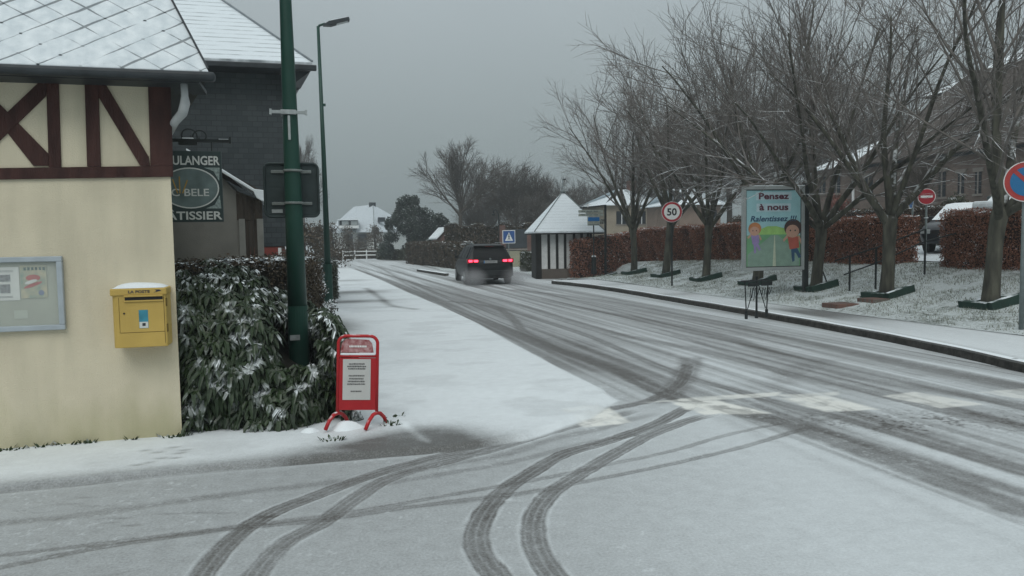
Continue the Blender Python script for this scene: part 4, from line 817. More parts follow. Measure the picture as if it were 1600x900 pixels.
# second lamp post, whole
LY = 21.6; lx = onY(514, 478, LY).x; lt = onY(497, 41, LY)
l2 = empty('lamp_post', (lx, LY, .04), 'slim green street lamp with a flat lamp head seen whole against the sky', 'lamp post')
MB().tube([(lx, LY, 0), (lx, LY, 1.15)], [.12, .115], 16).build('base', M['green_paint'], l2)
MB().tube([(lx, LY, 1.12), (onY(506, 250, LY).x, LY, onY(506, 250, LY).z), lt], [.088, .062, .040], 14).build('pole', M['green_paint'], l2, smooth=True)
a2 = onY(508, 37, LY); a3 = onY(545, 31, LY-.1)
MB().tube([lt-Vector((0, 0, .06)), lt+Vector((.03, 0, .02)), a2], .032, 10).build('arm', M['green_paint'], l2, smooth=True)
hd = MB(); c0 = onY(504, 39, LY); c1 = onY(545.5, 30, LY); d = (c1-c0); nrm = Vector((-d.z, 0, d.x)).normalized()
hd.prism([c0-nrm*.02+Vector((0, -.12, 0)), c0+d*.3-nrm*.075+Vector((0, -.12, 0)), c0+d*.55-nrm*.06+Vector((0, -.12, 0)), c1-nrm*.05+Vector((0, -.12, 0)), c1+nrm*.04+Vector((0, -.12, 0)), c0+d*.25+nrm*.045+Vector((0, -.12, 0))], (0, .24, 0)); hd.build('lamp_head', M['gutter'], l2, bevel=.012)
hd = MB(); hd.prism([c0+d*.5-nrm*.068+Vector((0, -.09, 0)), c0+d*.93-nrm*.056+Vector((0, -.09, 0)), c0+d*.93-nrm*.048+Vector((0, -.09, 0)), c0+d*.5-nrm*.058+Vector((0, -.09, 0))], (0, .18, 0)); hd.build('diffuser', mat('diffuser', (.55, .58, .58), .3), l2)
hd = MB(); hd.prism([c0+d*.25+nrm*.047+Vector((0, -.1, 0)), c1+nrm*.043+Vector((0, -.1, 0)), c1-d*.05+nrm*.062+Vector((0, -.1, 0)), c0+d*.32+nrm*.065+Vector((0, -.1, 0))], (0, .2, 0)); hd.build('snow', M['snow'], l2)
c = onY(503.5, 164, LY); MB().box((c.x, LY-.05, c.z-.03), (c.x+.09, LY+.05, c.z+.03)).build('small_bracket', M['green_paint'], l2)

# ------------------------------------------------------------------ red pavement board
bl = onG(527, 682, .045); brp = onG(578, 683, .045)
BW = .36; BH = .86
sw = empty('pavement_sign', (.45, 7.22, .045), 'red tubular framed pavement sign with a white printed sheet, snow on its feet', 'pavement sign')
M['red_tube'] = mat('red_tube', (.42, .018, .022), .45, .15, 6, snow=.45, snow_lo=.45, snow_hi=.9, snow_scale=12); M['red_panel2'] = mat('red_board', (.36, .015, .02), .5, .12, 4, .05)
def L3(x, y, z): return Vector((x, y, z))
fr = MB(); z0f = .17
pts = [(-BW/2, 0, z0f-.03), (-BW/2, .0, BH-.07)]
for k in range(1, 7): t = math.pi/2*k/6; pts.append((-BW/2+.07-.07*math.cos(t), 0, BH-.07+.07*math.sin(t)))
for k in range(0, 7): t = math.pi/2*k/6; pts.append((BW/2-.07+.07*math.sin(t), 0, BH-.07+.07*math.cos(t)))
pts += [(BW/2, 0, z0f-.03)]
fr.tube(pts, .0155, 10); fr.build('frame', M['red_tube'], sw, smooth=True, world=False)
for s in (-1, 1):
    f = MB(); x = s*BW/2; dy = .15; tw = s*.0
    f.tube([(x-.09, -dy, .012), (x-.062, -dy*.72, .085), (x-.03, -dy*.3, .13), (x, 0, .14), (x+.03, dy*.3, .13), (x+.062, dy*.72, .085), (x+.09, dy, .012)], .018, 8); f.build('foot', M['red_tube'], sw, smooth=True, world=False)
MB().box((-BW/2+.012, -.012, z0f), (BW/2-.012, .012, .655)).build('panel', M['red_panel2'], sw, world=False)
pn = MB().box((-BW/2+.045, -.0165, .265), (BW/2-.06, -.0125, .645)).build('printed_sheet', mat('sheet', (.50, .50, .48), .5, .04), sw, world=False)
rr = random.Random(3); ln = MB()
for row, (z, wdt) in enumerate([(.60, .14), (.577, .17), (.555, .15), (.49, .14), (.462, .13), (.437, .155), (.412, .165), (.345, .10)]):
    x = -.010-wdt/2
    while x < -.010+wdt/2: l_ = .005+.009*rr.random(); ln.box((x, -.0185, z-.005-.002*rr.random()), (x+l_, -.0167, z+.005+.003*rr.random())); x += l_+.0035
ln.build('printed_lines', mat('sheet_ink', (.10, .10, .10), .6), pn, world=False)
hp = MB(); hp.prism([(-BW/2+.02, -.006, .705), (BW/2-.035, -.006, .705), (BW/2-.05, -.006, .79), (BW/2-.08, -.006, .825), (-BW/2+.07, -.006, .835), (-BW/2+.03, -.006, .79)], (0, .012, 0)); hp.build('header_panel', mat('header_red', (.34, .03, .035), .5, .35, 25, snow=0, col2=(.5, .32, .32)), sw, world=False)
hp = MB(); x = -.08
while x < .07: l_ = .006+.01*rr.random(); hp.box((x, -.0085, .755), (x+l_, -.0062, .772)); x += l_+.003
hp.build('header_lettering', M['sign_white'], sw, world=False)
MB().tube([(-BW/2+.01, 0, .672), (BW/2-.01, 0, .672)], .014, 8).build('crossbar', M['red_tube'], sw, smooth=True, world=False)
MB().box((-BW/2+.02, -.014, .681), (BW/2-.02, .014, .700)).build('bar_snow', M['snow'], sw, bevel=.006, world=False)
sw.rotation_euler = (R(-3), R(2.2), R(-9)); 

# ------------------------------------------------------------------ leafy laurel bush beside the wall
def mesh_arrays(name, V, Fs, m, parent=None, smooth=False, o0=(0, 0, 0)): return np_mesh(name, V, Fs, m, parent, smooth, None, o0)
def frames(n, nrm):
    a = np.cross(nrm, rng.normal(size=(n, 3))); a /= np.linalg.norm(a, axis=1, keepdims=True)+1e-9; return a, np.cross(nrm, a)
M['laurel'] = mat('laurel_leaf', (.012, .026, .010), .42, .3, 6, island=.7, col2=(.034, .058, .022), spec=.40, snow=.31, snow_scale=5.0, snow_lo=.3, snow_hi=.65)
M['laurel_wood'] = mat('laurel_twig', (.02, .018, .012), .9, .3)
def rosettes(C, Nn, leaf_l, leaf_w, k, droop):
    """clusters of long drooping leaves; C centres, Nn outward directions"""
    n = len(C); Vs = []; szr = .65+.6*rng.random(n)
    for j in range(k):
        ang = 2*math.pi*(j+rng.random(n)*.7)/k; up = np.array([0, 0, 1.0])
        ax = Nn*.6+up*.55; ax /= np.linalg.norm(ax, axis=1, keepdims=True)
        a = np.cross(ax, np.array([.3, .9, .1])); a /= np.linalg.norm(a, axis=1, keepdims=True); b = np.cross(ax, a)
        rad = a*np.cos(ang)[:, None]+b*np.sin(ang)[:, None]
        L = leaf_l*((.7+.6*rng.random(n))*szr)[:, None]; dr = droop*(.6+.8*rng.random(n))[:, None]
        side = np.cross(rad, ax)*leaf_w*(.8+.5*rng.random(n))[:, None]
        p0 = C; p1 = C+rad*L*.45+ax*L*.10-up*L*dr*.12; p2 = C+rad*L*.85-up*L*dr*.55; p3 = C+rad*L*1.0-up*L*dr*1.0
        c1 = up*leaf_w*.35
        Vs.append(np.stack([p0, p1-side*.5+c1, p1, p1+side*.5+c1, p2-side*.42+c1, p2, p2+side*.42+c1, p3], 1))
    V = np.concatenate(Vs, 0); m_ = len(V); base = (np.arange(m_)*8)[:, None]
    T = np.array([(0, 2, 1), (0, 3, 2), (1, 2, 4), (2, 5, 4), (2, 3, 5), (3, 6, 5), (4, 5, 7), (5, 6, 7)])
    Fs = (base[:, None, :]+T[None]).reshape(-1, 3); return V.reshape(-1, 3), Fs
def bush_surface(n, x0, x1, yf, yb, topf, seed, frontb):
    """random points on the outer surface of a bush; topf(x,y)->height, frontb(x,z)->y of its front"""
    r = np.random.default_rng(seed); C = []; Nn = []
    return r
lau = empty('laurel_bush', (-.4, 7.9, .03), 'big dark green laurel bush with drooping snow dusted leaves beside the cream wall', 'bush')
def lau_right(z, y):    # right flank: bulges at the foot
    return .30-.62*np.clip(z/1.6, 0, 1)**1.6+.10*np.sin(z*5+y*2)
def lau_front(x, z): return 7.55+.55*np.clip(z/1.6, 0, 1)**2.0+.12*np.sin(x*6)*np.sin(z*5+1)+.10*ss(-.2, .3, x)
def lau_top(x, y): return 1.30-.50*ss(-.7, .25, x)+.10*(np.sin(x*5)+np.sin(y*4+x*3))*.6
C = []; Nn = []
n = 1150; z = .05+rng.random(n)*1.3; x = -1.35+rng.random(n)*1.65; xr_ = lau_right(z, 7.6); keep = (x < xr_)&(z < lau_top(x, 7.9)+.02); z = z[keep]; x = x[keep]; y = lau_front(x, z)+rng.normal(0, .05, len(x)); C.append(np.stack([x, y, z], 1)); Nn.append(np.stack([.2*np.ones_like(x), -1*np.ones_like(x), .4+0*x], 1)+rng.normal(0, .35, (len(x), 3)))
n = 800; z = .05+rng.random(n)*1.0; y = 7.5+rng.random(n)*3.2; x = lau_right(z, y)+.14*ss(9.5, 8.2, y)-.10*ss(9.3, 10.6, y)+rng.normal(0, .05, n); C.append(np.stack([x, y, z], 1)); Nn.append(np.stack([1+0*x, -.35+0*x, .4+0*x], 1)+rng.normal(0, .35, (n, 3)))
n = 900; x = -1.9+rng.random(n)*2.0; y = 7.9+rng.random(n)*3.2; z = lau_top(x, y)+rng.normal(0, .05, n); keep = (x > -1.1-.2*(y-7.46))&(x < lau_right(z, y)+.25); x = x[keep]; y = y[keep]; z = z[keep]; C.append(np.stack([x, y, z], 1)); Nn.append(np.stack([0*x, -.2+0*x, 1+0*x], 1)+rng.normal(0, .35, (len(x), 3)))
C = np.concatenate(C); Nn = np.concatenate(Nn); Nn /= np.linalg.norm(Nn, axis=1, keepdims=True)
ins = (C[:, 0] < -1.1-.2*(C[:, 1]-7.46)+.06); C = C[~ins]; Nn = Nn[~ins]
ins = (np.abs(C[:, 0]+.075) < .21)&(C[:, 1] < 9.3)&(C[:, 2] > .58); C = C[~ins]; Nn = Nn[~ins]
V, Fs = rosettes(C, Nn, .112, .037, 8, .66)
mesh_arrays('foliage', V, Fs, M['laurel'], lau, False, ORG[lau])
core = MB(); vs = []; fs = []; zs_ = [0.0, .35, .62, .85, 1.1]
for z in zs_:
    xr_ = float(lau_right(np.array(z), 8.))-.16; f = float(lau_front(np.array(-.5), np.array(z)))+.14
    if z > .6: xr_ = min(xr_, -.45)
    vs += [(-1.02, f, z), (xr_, f+.05, z), (xr_-.02, 10.6, z), (-1.68, 10.6, z)]
for i in range(len(zs_)-1):
    for k in range(4): fs.append((i*4+k, i*4+(k+1) % 4, (i+1)*4+(k+1) % 4, (i+1)*4+k))
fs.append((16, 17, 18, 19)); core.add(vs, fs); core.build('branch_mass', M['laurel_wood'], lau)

# clipped hedges generator: dense small leaves on the faces of a box
def hedge(name, label, p0, p1, th, z0, z1, m, nleaf, leaf, core_mat, cat='hedge', group=None, topsnow=None, rough_top=.03, seed=1, z0b=None, z1b=None, snowlab=True):
    r = np.random.default_rng(seed); p0 = np.array(p0, float); p1 = np.array(p1, float); d = p1-p0; Ln = np.hypot(*d); u = d/Ln; nn = np.array([-u[1], u[0]])
    z0b = z0 if z0b is None else z0b; z1b = z1 if z1b is None else z1b
    rt = empty(name, (p0[0], p0[1], z0), label, cat, group)
    A = [(Ln*(z1-z0), 0), (Ln*(z1-z0), 1), (Ln*th, 2), (th*(z1-z0), 3), (th*(z1-z0), 4)]; tot = sum(a for a, _ in A); P = []; Q = []
    for a, k in A:
        n = int(nleaf*a/tot)
        s = r.random(n)*Ln; v = r.random(n); w_ = (r.random(n)-.5)*th
        if k == 0: w_ = -th/2*np.ones(n); no = np.array([-nn[0], -nn[1], 0])
        if k == 1: w_ = th/2*np.ones(n); no = np.array([nn[0], nn[1], 0])
        if k == 2: v = np.ones(n); no = np.array([0, 0, 1.])
        if k == 3: s = np.zeros(n); no = np.array([-u[0], -u[1], 0])
        if k == 4: s = np.ones(n)*Ln; no = np.array([u[0], u[1], 0])
        zz = (z0+(z0b-z0)*s/Ln)*(1-v)+(z1+(z1b-z1)*s/Ln)*v
        bl = .05*np.sin(s*2.3+seed)+.04*np.sin(s*5.1+zz*4)
        xy = p0+np.outer(s, u)+np.outer(w_+bl*(1 if k == 1 else -1 if k == 0 else 0), nn)
        zz = zz+(rough_top*np.sin(s*3.7)+.02*np.sin(s*11))*(v)
        p = np.stack([xy[:, 0], xy[:, 1], zz], 1)+no*r.normal(0, .035, (n, 1)); P.append(p); Q.append(np.tile(no, (n, 1)))
    P = np.concatenate(P); Q = np.concatenate(Q)+r.normal(0, .75, (len(P), 3)); Q /= np.linalg.norm(Q, axis=1, keepdims=True)
    a = np.cross(Q, r.normal(size=Q.shape)); a /= np.linalg.norm(a, axis=1, keepdims=True); b = np.cross(Q, a); L = leaf*(.6+.8*r.random((len(P), 1)))
    V = np.stack([P-a*L*.5, P-b*L*.32+Q*L*.1, P+a*L*.5, P+b*L*.32+Q*L*.1], 1).reshape(-1, 3); Fs = np.arange(len(P)*4).reshape(-1, 4)
    mesh_arrays('foliage', V, Fs, m, rt, False, ORG[rt])
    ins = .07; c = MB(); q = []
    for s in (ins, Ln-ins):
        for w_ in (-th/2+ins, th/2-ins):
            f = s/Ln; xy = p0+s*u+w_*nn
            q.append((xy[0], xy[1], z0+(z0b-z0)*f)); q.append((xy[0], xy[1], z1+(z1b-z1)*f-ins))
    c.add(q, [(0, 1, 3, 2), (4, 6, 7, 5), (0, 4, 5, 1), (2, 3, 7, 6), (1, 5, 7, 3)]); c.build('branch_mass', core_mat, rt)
    if topsnow:
        n = int(topsnow*Ln*th); s = r.random(n)*Ln; w_ = (r.random(n)-.5)*th; xy = p0+np.outer(s, u)+np.outer(w_, nn); zz = z1+(z1b-z1)*s/Ln+rough_top*np.sin(s*3.7)+.02*np.sin(s*11)+r.random(n)*.03
        P = np.stack([xy[:, 0], xy[:, 1], zz], 1); an = r.random(n)*6.28; L = leaf*(.5+1.0*r.random(n)); V = []
        for k in range(4): V.append(P+np.stack([L*np.cos(an+k*1.57), L*np.sin(an+k*1.57), r.normal(0, .012, n)], 1))
        mesh_arrays('snow', np.stack(V, 1).reshape(-1, 3), np.arange(n*4).reshape(-1, 4), M['snow'], rt, False, ORG[rt])
    return rt
M['beech'] = mat('beech_hedge_leaf', (.20, .080, .048), .75, .3, 1.5, island=.6, col2=(.38, .165, .10), snow=.28, snow_scale=6, snow_lo=.3)
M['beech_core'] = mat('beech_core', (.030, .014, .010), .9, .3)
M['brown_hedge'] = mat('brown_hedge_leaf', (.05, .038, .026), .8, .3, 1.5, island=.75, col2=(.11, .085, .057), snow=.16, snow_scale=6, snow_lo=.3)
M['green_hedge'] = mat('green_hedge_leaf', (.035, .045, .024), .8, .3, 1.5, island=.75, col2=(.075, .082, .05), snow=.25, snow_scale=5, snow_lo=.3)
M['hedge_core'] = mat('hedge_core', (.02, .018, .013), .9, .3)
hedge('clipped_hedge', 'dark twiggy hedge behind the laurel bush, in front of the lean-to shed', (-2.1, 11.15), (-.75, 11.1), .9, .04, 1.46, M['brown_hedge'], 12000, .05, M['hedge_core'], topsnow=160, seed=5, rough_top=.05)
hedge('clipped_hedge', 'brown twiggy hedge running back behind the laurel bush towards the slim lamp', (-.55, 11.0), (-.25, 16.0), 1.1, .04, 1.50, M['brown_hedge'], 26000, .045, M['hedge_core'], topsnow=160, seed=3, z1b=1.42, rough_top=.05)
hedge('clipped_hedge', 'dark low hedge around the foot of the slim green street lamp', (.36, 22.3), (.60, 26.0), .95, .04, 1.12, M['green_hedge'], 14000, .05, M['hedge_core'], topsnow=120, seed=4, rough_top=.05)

# ------------------------------------------------------------------ trees
def tree_data(seed, h0=1.85, limbs=6, limb_len=4.4, r0=.15, elev=(38, 62), dens=(8, 7, 4), rmin=.006, lean=(0, 0), arch=.10, spread_bias=(0, 0)):
    """returns (trunk tubes, limb tubes, twig tubes); a vase-shaped broadleaf"""
    r = random.Random(seed); big = MB(); mid = MB(); tw = MB()
    def walk(p, d, L, n, curl, up):
        pts = [p.copy()]
        for i in range(n):
            d = (d+Vector((r.gauss(0, curl), r.gauss(0, curl), r.gauss(0, curl)+up))).normalized(); p = p+d*(L/n); pts.append(p.copy())
        return pts
    def rot(d, ang):
        ax = d.cross(Vector((r.gauss(0, 1), r.gauss(0, 1), r.gauss(0, 1))));
        if ax.length < 1e-3: ax = d.orthogonal()
        return (Matrix.Rotation(ang, 3, ax.normalized()) @ d).normalized()
    P = [Vector((0, 0, -.1))]; d = Vector((lean[0], lean[1], 1)).normalized(); tr = walk(Vector((0, 0, -.1)), d, h0+.1, 6, .035, .02)
    tr2 = tr+[tr[-1]+Vector((0, 0, r0*.7)), tr[-1]+Vector((0, 0, r0*1.1))]; rad = [r0*1.28, r0*1.05, r0*.95, r0*.92, r0*.90, r0*.96, r0*1.02, r0*.72, r0*.2]; big.tube(tr2, rad, 12)
    top = tr[-1]; a0 = r.random()*6.28
    for k in range(limbs):
        az = a0+2*math.pi*k/limbs+r.gauss(0, .25); el = R(r.uniform(*elev)); 
        if k == 0: el = R(80)
        if k == 1: el = R(70)
        d = Vector((math.cos(az)*math.cos(el)+spread_bias[0], math.sin(az)*math.cos(el)+spread_bias[1], math.sin(el))).normalized()
        L = limb_len*r.uniform(.82, 1.12); st = tr[-2].lerp(top, r.uniform(.2, 1)); rl = r0*r.uniform(.46, .66)
        pts = walk(st-d*.05, d, L, 12, .045, -.012 if k > 1 else .0); n = len(pts); rr_ = [rl*(1-.86*(i/(n-1))**.8)+rmin for i in range(n)]; big.tube(pts, rr_, 8)
        nb = dens[0]
        for j in range(nb):
            f = .16+.80*(j+r.random())/nb; i = min(int(f*(n-1)), n-2); q = pts[i].lerp(pts[i+1], f*(n-1)-i); dd = (pts[i+1]-pts[i]).normalized()
            d2 = rot(dd, R(r.uniform(16, 38))); L2 = L*(.62-.30*f)*r.uniform(.7, 1.15); r2 = rr_[i]*.42+rmin*.3
            p2 = walk(q, d2, L2, 6, .065, .0); n2 = len(p2); r2l = [r2*(1-.8*(a/(n2-1)))+rmin*.6 for a in range(n2)]; mid.tube(p2, r2l, 5, False)
            for m_ in range(dens[1]):
                f3 = .15+.85*(m_+r.random())/dens[1]; i3 = min(int(f3*(n2-1)), n2-2); q3 = p2[i3].lerp(p2[i3+1], f3*(n2-1)-i3); d3 = rot((p2[i3+1]-p2[i3]).normalized(), R(r.uniform(16, 40))); d3 = (d3+Vector((0, 0, .05))).normalized()
                L3_ = L2*(.60-.25*f3)*r.uniform(.7, 1.2); p3 = walk(q3, d3, L3_, 4, .08, .0); tw.tube(p3, [rmin*1.3, rmin*1.15, rmin, rmin*.85, rmin*.6], 3, False)
                for t_ in range(dens[2]):
                    f4 = .2+.8*(t_+r.random())/dens[2]; i4 = min(int(f4*4), 3); q4 = p3[i4].lerp(p3[i4+1], f4*4-i4); d4 = rot((p3[i4+1]-p3[i4]).normalized(), R(r.uniform(18, 42))); L4 = L3_*r.uniform(.35, .7)
                    p4 = walk(q4, d4, L4, 2, .12, .02); tw.tube(p4, [rmin*.85, rmin*.7, rmin*.45], 3, False)
    return big, mid, tw
def make_tree(label, seed, mats, name='bare_tree', cat='tree', group=None, **k):
    b, m_, t = tree_data(seed, **k); rt = empty(name, (0, 0, 0), label, cat, group)
    b.build('trunk', mats[0], rt, smooth=True, world=False)
    c = m_; base = len(c.v); c.v += t.v; c.f += [tuple(i+base for i in f) for f in t.f]; c.m += t.m
    c.build('crown', mats[1], rt, smooth=False, world=False); return rt
TP = [('farthest', (991, 425), 12.6), ('second', (1040, 435), 12.6), ('third', (1103, 438), 12.6), ('fourth', (1183, 436), 12.7), ('fifth', (1275, 453), 12.7), ('sixth', (1386, 460), 12.7), ('seventh', (1548, 478), 12.7)]
TL = ['bare slender street tree just right of the hanging direction sign', 'bare street tree directly behind the round 50 speed sign', 'bare street tree standing alone between the 50 sign and the poster panel', 'bare street tree whose trunk foot shows under the poster panel', 'bare leaning street tree just right of the poster panel', 'bare thick forked street tree beside the handrail', 'bare thick street tree furthest right, next to the no parking sign']
protos = {}
def proto(seed, **k):
    p = make_tree('x', seed, (M['bark'], M['twig']), group='bare trees along the right pavement', **k); return p
PR_ = [dict(seed=11, limbs=7, limb_len=4.7, r0=.135, elev=(47, 68), dens=(10, 9, 5), spread_bias=(-.05, .0)), dict(seed=23, limbs=7, limb_len=4.9, r0=.140, h0=2.0, elev=(46, 67), dens=(10, 9, 5), spread_bias=(-.05, -.02)), dict(seed=37, limbs=7, limb_len=5.6, r0=.150, h0=1.75, elev=(38, 60), dens=(10, 9, 4), spread_bias=(-.16, .02), rmin=.0050), dict(seed=41, limbs=7, limb_len=5.8, r0=.160, h0=1.9, elev=(38, 60), dens=(10, 9, 4), spread_bias=(-.14, -.04), rmin=.0050)]
use = [0, 1, 0, 1, 2, 3, 2]; rots = [1.1, .4, 2.6, -.5, 1.4, 0, 2.9]; scl = [.98, 1.0, .95, 1.02, .95, .92, 1.02]; pool = {}
TREEPOS = []
for i, (nm, px, X) in enumerate(TP):
    g = onX(px[0], px[1], X); z = float(bank_z(np.array(g.x), np.array(g.y))); TREEPOS.append((g.x, g.y, z))
    if use[i] not in pool: t = pool[use[i]] = proto(**PR_[use[i]])
    else: t = copy_tree(pool[use[i]])
    t['label'] = TL[i]; t.location = (g.x, g.y, z-.02); t.rotation_euler = (0, 0, rots[i]); t.scale = (scl[i],)*3
    if i == 4: t.rotation_euler = (0, R(-4.5), rots[i])
    ORG[t] = Vector((g.x, g.y, z))
# green timber borders round the tree feet
def make_border():
    rt = empty('tree_border', (0, 0, 0), 'x', 'tree border', 'green timber borders round the trees')
    a = .38
    for q, (x0, y0, x1, y1) in enumerate(((-a, -a, a, -a), (-a, a, a, a), (-a, -a+.051, -a, a-.051), (a, -a+.051, a, a-.051))):
        b = MB(); tz = (.15, .03, .14, .03)[q]
        if y0 == y1: b.box((x0, y0-.05, -.14), (x1, y0+.05, tz))
        else: b.box((x0-.05, y0, -.14), (x0+.05, y1, tz))
        b.build('board', M['border_green'], rt, bevel=.006, world=False)
    b = MB(); vs = []; fs = []
    for j in range(9):
        for i in range(9): x = -a+.05+(2*a-.1)*i/8; y = -a+.05+(2*a-.1)*j/8; vs.append((x, y, .06-.05*j/8+.01*math.sin(i*2.1+j)+.008*math.cos(j*3+i)))
    for j in range(8):
        for i in range(8): k = j*9+i; fs.append((k, k+1, k+10, k+9))
    b.add(vs, fs); b.build('snowy_soil', M['bank'], rt, smooth=True, world=False); return rt
M['border_green'] = mat('border_green', (.018, .045, .034), .7, .25, 5, .3, 30, snow=.45, snow_scale=3, snow_lo=.5, snow_hi=.9)
TB = ['green timber border round the foot of the farthest slender street tree', 'green timber border behind the post of the 50 sign', 'green timber border of the tree between the 50 sign and the poster', 'green timber border half hidden behind the black bin stand', 'green timber border of the leaning tree right of the poster', 'green timber border beside the brick steps', 'green timber border at the foot of the rightmost street tree', 'snowy green timber border under the tall black direction sign post']
sgp = onX(946, 424, 12.5); bpos = TREEPOS+[(sgp.x, sgp.y, float(bank_z(np.array(sgp.x), np.array(sgp.y))))]
tbp = make_border()
for i, (x, y, z) in enumerate(bpos):
    t = tbp if i == 0 else copy_tree(tbp)
    t['label'] = TB[i]; t.location = (x, y, z+.03); sl_ = R(13)*float(np.interp(y, [24, 30, 36], [1, .85, .7])); t.rotation_euler = (0, -sl_, R(4 if i % 2 else -3)); ORG[t] = Vector((x, y, z))

# ------------------------------------------------------------------ hedges on the right
h1a = onX(975, 412, 15.2); h1b = onX(1432, 416, 15.2)
hedge('beech_hedge', 'long clipped copper beech hedge behind the street trees, left of the gap', (15.55, 34.0), (15.55, 17.0), .8, .45, 2.06, M['beech'], 120000, .045, M['beech_core'], group='copper beech hedges', topsnow=110, seed=11, z0b=.80, z1b=2.20)
hedge('beech_hedge', 'clipped copper beech hedge right of the gap, behind the rightmost tree', (15.55, 15.45), (15.55, 8.0), .8, .82, 2.22, M['beech'], 70000, .040, M['beech_core'], group='copper beech hedges', topsnow=130, seed=12, z0b=.92, z1b=2.20)
hedge('beech_hedge', 'lower darker beech hedge joining the striped hut', (onY(899, 400, 30.9).x, 31.0), (15.2, 33.4), .5, -.05, 1.62, M['beech'], 11000, .07, M['beech_core'], group='copper beech hedges', topsnow=60, seed=13, z0b=.4, z1b=1.95)
hb0 = onX(1250, 350, 21); hedge('beech_hedge', 'dark beech hedge further back, in front of the brick building', (21, 34), (21, 14.5), .8, 1.15, onX(1280, 333, 21).z, M['brown_hedge'], 30000, .07, M['beech_core'], seed=14, topsnow=40, z1b=onX(1520, 322, 21).z)
hb = MB()

# ------------------------------------------------------------------ road signs on the right
def disc(name, c, r_, y, m, par, n=36, th=.004):
    b = MB(); b.tube([(c[0], y, c[1]), (c[0], y+th, c[1])], r_, n); return b.build(name, m, par, world=False)
# speed limit 50
pz = onX(1050, 440, 11.25); cz = onX(1047, 331, 11.15); pole_z = float(bank_z(np.array(pz.x), np.array(pz.y)))
def local_sign(name, base, label, cat, rz=0, group=None):
    rt = empty(name, base, label, cat, group); return rt
s50 = local_sign('speed_limit_sign', (pz.x, pz.y, pole_z), 'round white and red speed limit sign reading 50 on a dark post', 'road sign')
hh = cz.z-pole_z; rS = .325
MB().tube([(0, .03, -.1), (0, .03, hh+.25)], .028, 12).build('post', M['black_metal'], s50, world=False)
disc('back_plate', (0, hh), rS, -.012, M['galv'], s50); 
disc('white_rim', (0, hh), rS-.004, -.0165, M['sign_white'], s50); disc('red_ring', (0, hh), rS-.016, -.021, mat('ring_red', (.36, .022, .035), .5, .1), s50); disc('white_face', (0, hh), rS-.082, -.0255, M['sign_white'], s50)
o = text_obj('numerals', '50', (0, 0, 0), 0, M['sign_black'], s50, height=.235, bold=.03); o.location = (0, -.0275, hh)
for zc_ in (hh-.15, hh+.15): MB().box((-.12, -.011, zc_-.015), (.12, .06, zc_+.015)).build('clamp', M['galv'], s50, world=False)
s50.rotation_euler = (0, 0, R(-24))
# no parking sign at the frame edge
pz = onX(1597, 510, 11.2); cz = onX(1599, 283.5, 11.12)
npk = local_sign('no_parking_sign', (pz.x, pz.y, float(bank_z(np.array(pz.x), np.array(pz.y)))), 'round red and blue no parking sign on a grey post at the right edge', 'road sign'); hh = cz.z-npk.location.z
MB().tube([(0, .04, -.1), (0, .04, hh+.30)], .038, 14).build('post', M['galv'], npk, smooth=True, world=False)
disc('back_plate', (0, hh), .325, -.012, M['galv'], npk); disc('white_rim', (0, hh), .322, -.0165, M['sign_white'], npk); disc('red_ring', (0, hh), .308, -.021, mat('ring_red_dull', (.40, .05, .045), .5, .1), npk); disc('blue_face', (0, hh), .232, -.0255, mat('sign_blue_bright', (.02, .15, .33), .5, .1), npk)
b = MB(); b.box((-.26, -.031, -.03), (.26, -.0262, .03)); o = b.build('red_slash', bpy.data.materials['ring_red_dull'], npk, world=False); o.rotation_euler = (0, R(45), 0); o.location = (0, 0, hh)
for zc_ in (hh-.15, hh+.15): MB().box((-.10, -.011, zc_-.015), (.10, .05, zc_+.015)).build('clamp', M['galv'], npk, world=False)
npk.rotation_euler = (0, 0, R(-33))
# no entry sign and the edge-on blue sign behind the hedge gap
g = onX(1447, 350, 17.5); c = onX(1444, 307.5, 17.5)
ne = local_sign('no_entry_sign', (17.5, g.y, 1.0), 'small round red no entry sign beyond the gap in the hedge', 'road sign'); hh = c.z-1.0
MB().tube([(0, .03, -.1), (0, .03, hh+.2)], .03, 10).build('post', M['galv'], ne, world=False)
disc('back_plate', (0, hh), .235, -.012, M['galv'], ne); disc('white_rim', (0, hh), .23, -.0165, M['sign_white'], ne); disc('red_face', (0, hh), .215, -.021, bpy.data.materials['ring_red'], ne)
MB().box((-.155, -.026, hh-.032), (.155, -.0215, hh+.032)).build('white_bar', M['sign_white'], ne, world=False); MB().tube([(-.0, .03, hh-.62), (0, .03, hh-.60)], .06, 10).build('collar_snow', M['snow'], ne, world=False)
ne.rotation_euler = (0, 0, R(-40))
c = onX(1424.5, 314, 19.0); bsg = local_sign('blue_round_sign', (19.0, c.y, 1.05), 'round blue sign turned almost edge on, left of the no entry sign', 'road sign'); hh = c.z-1.05
MB().tube([(0, .03, -.1), (0, .03, hh+.1)], .03, 10).build('post', M['galv'], bsg, world=False); disc('white_rim', (0, hh), .25, -.0125, M['sign_white'], bsg); disc('blue_face', (0, hh), .228, -.017, M['sign_blue'], bsg); bsg.rotation_euler = (0, 0, R(-118))

